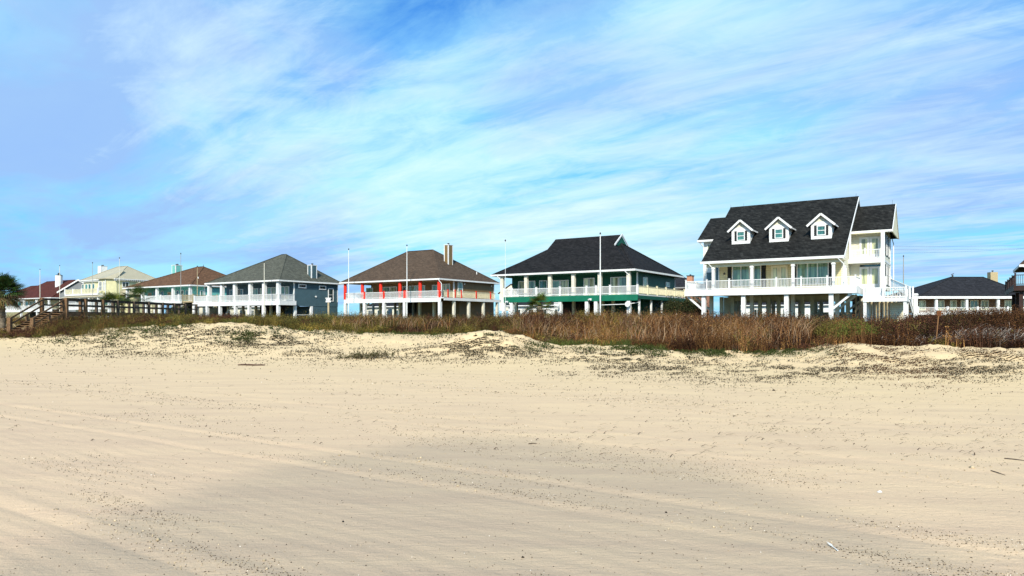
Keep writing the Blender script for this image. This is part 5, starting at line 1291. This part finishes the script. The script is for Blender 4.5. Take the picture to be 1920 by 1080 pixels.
def creepers():
    B = [  # px, y, sx, sy, count, kind (0 dark vine, 1 green, 2 rusty)
        (400, 624, 90, 9, 5200, 0), (300, 640, 90, 10, 3200, 0), (250, 662, 90, 6, 2300, 0), (480, 640, 45, 9, 3800, 0), (560, 640, 60, 16, 3400, 0), (620, 660, 60, 14, 1500, 0),
        (60, 632, 60, 4, 900, 0), (880, 645, 45, 14, 2200, 0), (940, 640, 40, 12, 1400, 0), (760, 672, 60, 10, 1300, 0), (900, 670, 60, 9, 900, 0),
        (1100, 668, 70, 8, 4200, 0), (1220, 672, 80, 8, 4200, 0), (1150, 696, 60, 7, 2600, 0), (1280, 694, 70, 8, 2600, 0), (1400, 690, 90, 9, 2600, 0), (1350, 710, 90, 8, 1800, 0),
        (1470, 700, 50, 8, 2400, 0), (1560, 690, 50, 12, 2600, 0), (1650, 680, 60, 16, 4200, 2), (1620, 655, 60, 8, 2800, 2), (1740, 700, 50, 14, 2200, 2), (1790, 690, 60, 16, 2400, 0), (1860, 690, 50, 14, 3200, 0), (1850, 665, 60, 8, 1500, 2),
        (1270, 660, 60, 6, 5200, 1), (1420, 662, 80, 5, 7600, 1), (1350, 660, 60, 5, 4600, 1), (1210, 656, 40, 5, 2600, 1),
        (450, 634, 22, 6, 2600, 1), (270, 620, 30, 8, 3600, 1), (215, 636, 25, 7, 1200, 1), (330, 612, 30, 5, 1800, 1), (120, 640, 22, 3, 700, 1),
        (1080, 653, 55, 6, 1700, 1), (1170, 655, 50, 7, 1700, 1), (900, 648, 50, 14, 2600, 0), (840, 660, 60, 10, 2200, 0), (980, 660, 40, 10, 1500, 0), (170, 645, 70, 8, 1800, 0), (520, 665, 120, 10, 2200, 0), (1010, 650, 20, 6, 1200, 1), (800, 628, 60, 4, 2200, 1), (880, 626, 40, 4, 1500, 1), (620, 628, 50, 5, 1200, 1), (500, 622, 30, 5, 1600, 1)]
    X, Y, kd, px = scatter(B)
    a = Acc(); n = len(X); g = terrain(X, Y, False)
    C = np.array([(.040, .032, .018), (.042, .055, .014), (.075, .036, .018)])[kd] * rng.uniform(.4, 1.5, (n, 1))
    tall = np.where(kd == 1, .10, .035) * (Y / 28)
    P = np.stack([X, Y, g + rng.uniform(.0, 1, n) * tall + .006], 1)
    a.leaf(P, rng.uniform(.014, .036, n) * np.clip(Y / 26, .7, 1.6), C)
    # trailing stems
    i = rng.choice(n, n // 4, replace=False); m = len(i); az = rng.normal(-.35, .8, m); l = rng.uniform(.08, .3, m)
    P0 = P[i]; X2 = P0[:, 0] + np.cos(az) * l; Y2 = P0[:, 1] + np.sin(az) * l
    P2 = np.stack([X2, Y2, terrain(X2, Y2, False) + .012], 1); P1 = (P0 + P2) / 2 + np.array([0, 0, .03])
    a.rib(P0, P1, P2, rng.uniform(.004, .009, m), C[i] * 1.2)
    o = a.build('creeping_vines'); tag(o, 'dark creeping vines and low green plants spread over the dune sand', 'creeping vines', kind='stuff')
    # green tussocks at the brush foot
    t = Acc(); n = 9000
    px = np.concatenate([rng.normal(1075, 45, 2600), rng.normal(1185, 40, 2600), rng.normal(455, 14, 1200), rng.normal(280, 40, 1200), rng.normal(700, 90, 1400)])
    k = (px - 960) / F; s = rng.normal(-.1, .35, n); Yt = (35.2 + 1.141 * s) / (1 + .55 * k); Xt = k * Yt; gz = terrain(Xt, Yt, False)
    kk = vnoise(Xt * .8, Yt * 1.2, 17) > .02; Xt, Yt, gz = Xt[kk], Yt[kk], gz[kk]; n = len(Xt); h = rng.uniform(.08, .34, n); az = rng.uniform(0, 2 * np.pi, n)
    P0 = np.stack([Xt, Yt, gz - .01], 1); P2 = P0 + np.stack([np.cos(az) * h * .6, np.sin(az) * h * .6, h], 1); P1 = (P0 + P2) / 2 + np.array([0, 0, .03])
    t.rib(P0, P1, P2, rng.uniform(.006, .013, n), np.array((.050, .066, .016)) * rng.uniform(.5, 1.6, (n, 1)))
    o = t.build('green_dune_grass'); tag(o, 'green grass tussocks at the foot of the brown brush', 'grass', kind='stuff')
creepers()

def bits(P, size, col, name, mat):
    """squashed irregular pebbles (8 faces each)"""
    n = len(P); B = np.array([(1, 0, 0), (0, 1, 0), (-1, 0, 0), (0, -1, 0), (0, 0, .7), (0, 0, -.5)], float)
    J = B[None] * rng.uniform(.45, 1.25, (n, 6, 1)); az = rng.uniform(0, 2 * np.pi, n); st = rng.uniform(.5, 1.0, n)
    J[:, :, 1] *= st[:, None]; c, s = np.cos(az), np.sin(az)
    x = J[:, :, 0] * c[:, None] - J[:, :, 1] * s[:, None]; y = J[:, :, 0] * s[:, None] + J[:, :, 1] * c[:, None]
    V = np.stack([x, y, J[:, :, 2]], 2) * size[:, None, None] + P[:, None]
    f = np.array([(0, 1, 4), (1, 2, 4), (2, 3, 4), (3, 0, 4), (1, 0, 5), (2, 1, 5), (3, 2, 5), (0, 3, 5)])
    T = (np.arange(n)[:, None, None] * 6 + f[None]).reshape(-1, 3)
    return npmesh(name, V.reshape(-1, 3), [T], mat, np.repeat(col[:, None], 6, 1).reshape(-1, 3))
def debris():
    n = 120000
    y = 655 + (1085 - 655) * rng.random(n) ** 1.05; px = rng.uniform(-40, 1960, n)
    X, Y = raycast(px, y); ok = ~np.isnan(X); X, Y, px = X[ok], Y[ok], px[ok]
    c = X * ST + Y * CT + .25 * vnoise(X * .15, Y * .15, 5); u = X * CT - Y * ST
    dens = .035 + .9 * np.clip(fbm(u * .35, c * 1.9, 41, 4) * 2.6 - .22, 0, 1) ** 1.1
    for c0, d in TRACKS: dens += .9 * np.exp(-((c - c0 - 3.5 - .2) / .16) ** 2) * np.clip(.2 + 2 * vnoise(u * .6, c0 * 3, 8), 0, 1) * (1 - sstep(8, 14, u))
    ok = rng.random(len(X)) < dens * .8; X, Y, px = X[ok], Y[ok], px[ok]; n = len(X)
    sz = np.exp(rng.normal(-5.05, .5, n)) * np.clip(Y / 11, .8, 2.3)
    sz = np.minimum(sz, .0085 * np.clip(Y / 7, .85, 3.2))
    g = terrain(X, Y)
    kind = rng.random(n)
    C = np.where(kind[:, None] < .62, np.array([[.06, .045, .028]]), np.where(kind[:, None] < .95, np.array([[.42, .33, .21]]), np.array([[.75, .70, .6]]))) * rng.uniform(.5, 1.3, (n, 1))
    sz = np.where(kind > .95, sz * .8, sz)
    o = bits(np.stack([X, Y, g + sz * .22], 1), sz, C, 'beach_debris', BR)
    tag(o, 'dark specks of seaweed, wood crumbs and broken shell scattered over the sand', 'debris', kind='stuff')
    # sand clods beside the tyre tracks
    n = 5200; i = rng.integers(0, len(TRACKS), n); c = np.array([t[0] for t in TRACKS])[i] + 3.5 + .2 + rng.normal(0, .11, n); u = rng.uniform(-16, 8, n) 
    X = u * CT + c * ST; Y = -u * ST + c * CT; ok = (Y > 3) & (vnoise(u * .7, c * .5, 61) > .0); X, Y = X[ok], Y[ok]; n = len(X); sz = np.exp(rng.normal(-4.75, .45, n))
    o = bits(np.stack([X, Y, terrain(X, Y) + sz * .2], 1), sz, np.array([[.50, .40, .26]]) * rng.uniform(.7, 1.2, (n, 1)), 'sand_clods', BR)
    tag(o, 'loose sand clods heaped beside the tyre tracks at the left', 'sand clods', kind='stuff')
    # short dark twigs
    t = Acc(); n = 700; y = rng.uniform(670, 860, n); px = rng.uniform(0, 1920, n); px[:420] = rng.uniform(1050, 1920, 420)
    X, Y = raycast(px, y); ok = ~np.isnan(X); X, Y = X[ok], Y[ok]; n = len(X); az = rng.normal(-.2, .5, n); l = rng.uniform(.04, .22, n)
    X2 = X + np.cos(az) * l; Y2 = Y + np.sin(az) * l
    P0 = np.stack([X, Y, terrain(X, Y) + .008], 1); P2 = np.stack([X2, Y2, terrain(X2, Y2) + .012], 1); P1 = (P0 + P2) / 2 + np.array([0, 0, .02])
    t.rib(P0, P1, P2, rng.uniform(.004, .010, n), np.array((.07, .045, .028)) * rng.uniform(.5, 1.5, (n, 1)))
    o = t.build('beach_twigs'); tag(o, 'short dark twigs and stalks strewn across the upper beach', 'twigs', kind='stuff')
debris()

def gz1(x, y): return float(terrain(np.array([x]), np.array([y]))[0])
def lay(px, y):
    X, Y = raycast(np.array([float(px)]), np.array([float(y)])); return float(X[0]), float(Y[0])
# driftwood log
x, y = lay(471, 685.5); pts = []; 
for i in range(9):
    t = i / 8 - .5; xx = x + t * .95; yy = y + .05 * sin(i); pts.append((xx, yy, gz1(xx, yy) + .02))
o = MB().tube(pts, [.015, .03, .035, .03, .036, .03, .025, .03, .012], 8).build('driftwood', plain('driftwood_brown', (.07, .035, .022), .9, .4, 12)); tag(o, 'long thin dark driftwood stick lying on the open sand at the left', 'driftwood')
# stick, sticks at right
for (p1, p2, rad, lab) in (((1883, 862), (1925, 866), .006, 'dark thin stick lying at the right edge of the sand'), ((1858, 884), (1885, 891), .005, 'short curved dark stick just below the longer one at the right edge'),
                           ((991, 834), (1007, 834), .006, 'tiny flat stick alone on the sand right of centre')):
    a = lay(*p1); b = lay(*p2); q = ((a[0] + b[0]) / 2, (a[1] + b[1]) / 2 + .03)
    o = MB().tube([(w[0], w[1], gz1(*w) + rad) for w in (a, q, b)], [rad, rad, rad * .5], 7).build('stick', OLDWOOD); tag(o, lab, 'stick', 'loose sticks on the sand')
# white feather and shell
a = lay(1550, 1022); b = lay(1571, 1037)
f = MB(); A = Vector((a[0], a[1], gz1(*a) + .02)); B_ = Vector((b[0], b[1], gz1(*b) + .008)); f.tube([A, B_], [.0015, .004], 5)
sd = (B_ - A).cross(Vector((0, 0, 1))).normalized()
f.add([A, A.lerp(B_, .35) + sd * .008, A.lerp(B_, .7) + sd * .002, A.lerp(B_, .35) - sd * .008 + Vector((0, 0, .004))], [(0, 1, 2), (0, 2, 3)])
o = f.build('feather', WHITE); tag(o, 'thin white feather lying on the sand at the lower right', 'feather')
def shell(px, y, s, lab):
    x, yy = lay(px, y); m = MB(); n = 9; vs = [(0, -s * .8, 0)]
    for i in range(n):
        t = pi * i / (n - 1); vs.append((s * cos(t) * 1.15, s * .9 * sin(t), .0)); 
    for i in range(n):
        t = pi * i / (n - 1); vs.append((s * .6 * cos(t), s * .3 * sin(t), s * (.38 + .06 * (i % 2))))
    fs = [(0, 1 + i, 1 + n + i) for i in range(n)] + [(1 + i, 2 + i, 2 + n + i, 1 + n + i) for i in range(n - 1)] + [(0, 1 + n + i, 2 + n + i) for i in range(n - 1)]
    m.add(vs, fs); o = m.build('seashell', WHITE); o.location = (x, yy, gz1(x, yy) + .003); o.rotation_euler = (0, 0, .6); tag(o, lab, 'seashell')
shell(1650, 923.5, .026, 'small bright white shell on the sand at the right, above the feather')
# dark pebbles that stand out
for i, (px, y, s, lab) in enumerate(((643, 981, .019, 'dark oblong pebble left of centre near the bottom'), (1249, 962, .014, 'small upright dark wood chip right of centre'), (1450, 733, .045, 'small dark lump of seaweed on the sand below the dune'), (980, 1047, .012, 'dark pebble low in the middle of the sand'))):
    x, yy = lay(px, y); P = np.array([[x, yy, gz1(x, yy) + s * .3]])
    o = bits(P, np.array([s]), np.array([[.02, .017, .013]]), 'pebble', BR); tag(o, lab, 'pebble', 'dark bits that stand out on the sand')
# stake in the brush at the right
k_ = (1757 - 960) / F; Ys = (35.2 + 1.141 * .25) / (1 + .55 * k_); Xs = k_ * Ys; g = gz1(Xs, Ys)
st = root('survey_stake', (Xs, Ys, g), 0, 'thin leaning wooden stake with rusty head in front of the red brush', 'stake')
MB().beam((-.06, 0, -.1), (.05, 0, 1.15), .035, .03).build('shaft', plain('stake_wood', (.20, .10, .04), .9, .2, 5), st)
MB().box(-.02, .15, -.03, .03, 1.13, 1.32).build('head', plain('rusty_head', (.16, .06, .02), .9, .3, 6), st)

# ------------------------------------------------------------------ trees behind (right of the green house)
def tree(px, D, zb, R, Hh, label, n=5200, col=(.05, .055, .02), ts=1):
    x, y = at(px, D); r = root('shade_tree', (x, y, zb), 0, label, 'tree')
    t = MB().tube([(0, 0, -.2), (.1, 0, Hh * .3), (0, .1, Hh * .55)], [.2, .14, .08], 8); rg = random.Random(ts)
    C = []
    for i in range(9):
        a = rg.uniform(0, 2 * pi); c = Vector((cos(a) * R * rg.uniform(.2, .75), sin(a) * R * rg.uniform(.2, .6), Hh * rg.uniform(.45, .85))); C.append(c)
        t.tube([(0, 0, Hh * .3), c * .6 + Vector((0, 0, Hh * .12)), c], [.07, .04, .015], 5)
    t.build('trunk', OLDWOOD, r)
    i = rng.integers(0, 9, n); P = np.array([tuple(c) for c in C])[i] + rng.normal(0, R * .22, (n, 3)); b = Acc()
    b.leaf(P, rng.uniform(.05, .11, n), np.array(col) * rng.uniform(.4, 1.7, (n, 1))); b.build('crown', r)
tree(1272, 100, 1.4, 2.6, 4.3, 'dark olive tree between the green house and the white house', ts=2)
tree(1255, 88, 1.2, 2.4, 2.9, 'low dark shrubby tree under the right deck of the green house', ts=4, col=(.03, .035, .014))
tree(1300, 84, 1.2, 2.2, 2.6, 'low dark tree beneath the left end of the white deck', ts=5, col=(.03, .035, .014))
tree(330, 108, 1.3, 1.8, 2.3, 'small olive tree behind the far end of the boardwalk', ts=6)

# ------------------------------------------------------------------ sky
SUN_EL, SUN_AZ = radians(36), math.atan2(-.13, -.99)       # bearing measured from +Y toward +X
world = bpy.data.worlds.new('World'); scene.world = world; world.use_nodes = True
nt = world.node_tree; bg = nt.nodes['Background']
sky = N(nt, 'ShaderNodeTexSky', sky_type='NISHITA', sun_disc=False, sun_elevation=SUN_EL, sun_rotation=SUN_AZ % (2 * pi))
sky.air_density = 1.0; sky.dust_density = .6; sky.ozone_density = 2.0
tc = N(nt, 'ShaderNodeTexCoord'); nv = N(nt, 'ShaderNodeVectorMath', operation='NORMALIZE'); L(nt, tc.outputs['Generated'], nv.inputs[0])
sp = N(nt, 'ShaderNodeSeparateXYZ'); L(nt, nv.outputs[0], sp.inputs[0])
mz = N(nt, 'ShaderNodeMath', operation='MAXIMUM'); L(nt, sp.outputs[2], mz.inputs[0]); mz.inputs[1].default_value = 0.0
az_ = N(nt, 'ShaderNodeMath', operation='ADD'); L(nt, mz.outputs[0], az_.inputs[0]); az_.inputs[1].default_value = 0.085
dx = N(nt, 'ShaderNodeMath', operation='DIVIDE'); L(nt, sp.outputs[0], dx.inputs[0]); L(nt, az_.outputs[0], dx.inputs[1])
dy = N(nt, 'ShaderNodeMath', operation='DIVIDE'); L(nt, sp.outputs[1], dy.inputs[0]); L(nt, az_.outputs[0], dy.inputs[1])
cb = N(nt, 'ShaderNodeCombineXYZ'); L(nt, dx.outputs[0], cb.inputs[0]); L(nt, dy.outputs[0], cb.inputs[1])
def layer(rot, sc, scale, detail, rough, dist, loc=(0, 0, 0)):
    mp = N(nt, 'ShaderNodeMapping'); mp.inputs['Rotation'].default_value = (0, 0, rot); 
    L(nt, cb.outputs[0], mp.inputs[0])
    m2 = N(nt, 'ShaderNodeMapping'); m2.inputs['Scale'].default_value = sc; m2.inputs['Location'].default_value = loc; L(nt, mp.outputs[0], m2.inputs[0])
    n = N(nt, 'ShaderNodeTexNoise', i_Scale=scale, i_Detail=detail, i_Roughness=rough, i_Distortion=dist); L(nt, m2.outputs[0], n.inputs['Vector'])
    return n.outputs[0]
def dirv(px, y): 
    v = Vector(((px - 960) / F, 1, (HY - y) / F)).normalized(); return v
def blob(px, y, r, amp):
    d = N(nt, 'ShaderNodeVectorMath', operation='DISTANCE'); L(nt, nv.outputs[0], d.inputs[0]); d.inputs[1].default_value = dirv(px, y)
    m = N(nt, 'ShaderNodeMapRange', interpolation_type='SMOOTHSTEP'); L(nt, d.outputs['Value'], m.inputs[0]); m.inputs['From Min'].default_value = 0; m.inputs['From Max'].default_value = r
    m.inputs['To Min'].default_value = amp; m.inputs['To Max'].default_value = 0; return m.outputs[0]
def addup(vals):
    o = vals[0]
    for v in vals[1:]:
        a = N(nt, 'ShaderNodeMath', operation='ADD'); L(nt, o, a.inputs[0]); L(nt, v, a.inputs[1]); o = a.outputs[0]
    return o
ROT = -radians(47)   # streaks run toward this bearing
big = layer(ROT, (.55, .30, 1), 1.1, 8, .60, .6, (3.1, 1.2, 0))
stk = layer(ROT, (1.5, .30, 1), 1.3, 9, .62, .7, (7.7, 4.0, 0))
fin = layer(ROT, (4.5, .9, 1), 1.8, 8, .68, .9, (1.7, 9.0, 0))
mot = layer(ROT, (2.6, 1.5, 1), 1.5, 8, .66, .7, (4.2, 2.0, 0))
shade = layer(ROT, (.80, .36, 1), 1.25, 6, .55, .8, (11.3, 7.0, 0))
def scaled(v, k):
    a = N(nt, 'ShaderNodeMath', operation='MULTIPLY'); L(nt, v, a.inputs[0]); a.inputs[1].default_value = k; return a.outputs[0]
def mixc(fac, a, col):
    m = N(nt, 'ShaderNodeMix', data_type='RGBA'); L(nt, fac, m.inputs[0]); L(nt, a, m.inputs[6]); m.inputs[7].default_value = (*col, 1); return m.outputs[2]
# clear sky from the sky texture
skc = N(nt, 'ShaderNodeMix', data_type='RGBA', blend_type='MULTIPLY'); skc.inputs[0].default_value = 1; L(nt, sky.outputs[0], skc.inputs[6]); skc.inputs[7].default_value = (.028, .082, .138, 1)
# thin cyan veil
thin = addup([scaled(big, 1.3), scaled(stk, .6), scaled(mot, .45), blob(420, 260, .45, .26), blob(800, 300, .35, .20), blob(1250, 330, .45, .12), blob(620, 40, .26, -.24), blob(1600, 120, .45, .12), blob(560, 560, .5, .18), blob(1500, 480, .5, .18)])
c1 = mixc(ramp(nt, scaled(thin, .5), [(.50, (0, 0, 0)), (.74, (1, 1, 1))]).outputs[0], skc.outputs[2], (.27, .57, .72))
# lavender-blue shaded sheets
shd = addup([scaled(shade, 1.4), scaled(mot, .4), scaled(stk, .25), blob(20, 90, .26, .14), blob(330, 170, .16, .18), blob(200, 430, .40, .34), blob(1080, 140, .26, .22), blob(1800, 330, .25, .30), blob(560, 410, .20, .26), blob(1500, 210, .3, .14), blob(450, 270, .18, -.3), blob(750, 330, .18, -.3), blob(1050, 400, .2, -.1), blob(250, 560, .3, -.25)])
c2 = mixc(ramp(nt, scaled(shd, .5), [(.46, (0, 0, 0)), (.66, (.9, .9, .9))]).outputs[0], c1, (.235, .375, .64))
# white streaks
wh = addup([scaled(stk, .85), scaled(fin, .22), scaled(mot, .6), scaled(big, .4), blob(1080, 420, .26, .30), blob(740, 340, .26, .30), blob(400, 260, .24, .20), blob(1650, 330, .35, .16), blob(1300, 50, .16, .12), blob(200, 560, .35, -.25), blob(80, 80, .3, -.12), blob(1250, 420, .2, .08)])
c3 = mixc(ramp(nt, scaled(wh, .5), [(.52, (0, 0, 0)), (.80, (.95, .95, .95))]).outputs[0], c2, (.56, .72, .76))
L(nt, c3, bg.inputs[0]); bg.inputs[1].default_value = 1.1

sun = bpy.data.lights.new('sun', 'SUN'); sun.energy = 4.5; sun.angle = radians(5.0); sun.color = (1, .93, .80)
so = bpy.data.objects.new('sun', sun); COL.objects.link(so)
sd = Vector((sin(SUN_AZ) * cos(SUN_EL), cos(SUN_AZ) * cos(SUN_EL), sin(SUN_EL)))
so.rotation_euler = sd.to_track_quat('Z', 'Y').to_euler()

# ------------------------------------------------------------------ camera
cam = bpy.data.cameras.new('camera'); co = bpy.data.objects.new('camera', cam); COL.objects.link(co)
co.location = (0, 0, EYE); co.rotation_euler = (pi / 2, 0, 0)
cam.sensor_width = 36; cam.lens = 36 * F / 1920; cam.shift_y = -(540 - 600) / 1920 * 1.0
cam.clip_start = .05; cam.clip_end = 6000
scene.camera = co
scene.view_settings.view_transform = 'Standard'; scene.view_settings.look = 'None'; scene.view_settings.exposure = 0.45; scene.view_settings.gamma = 1
scene.cycles.max_bounces = 6; scene.cycles.diffuse_bounces = 3; scene.cycles.transparent_max_bounces = 4
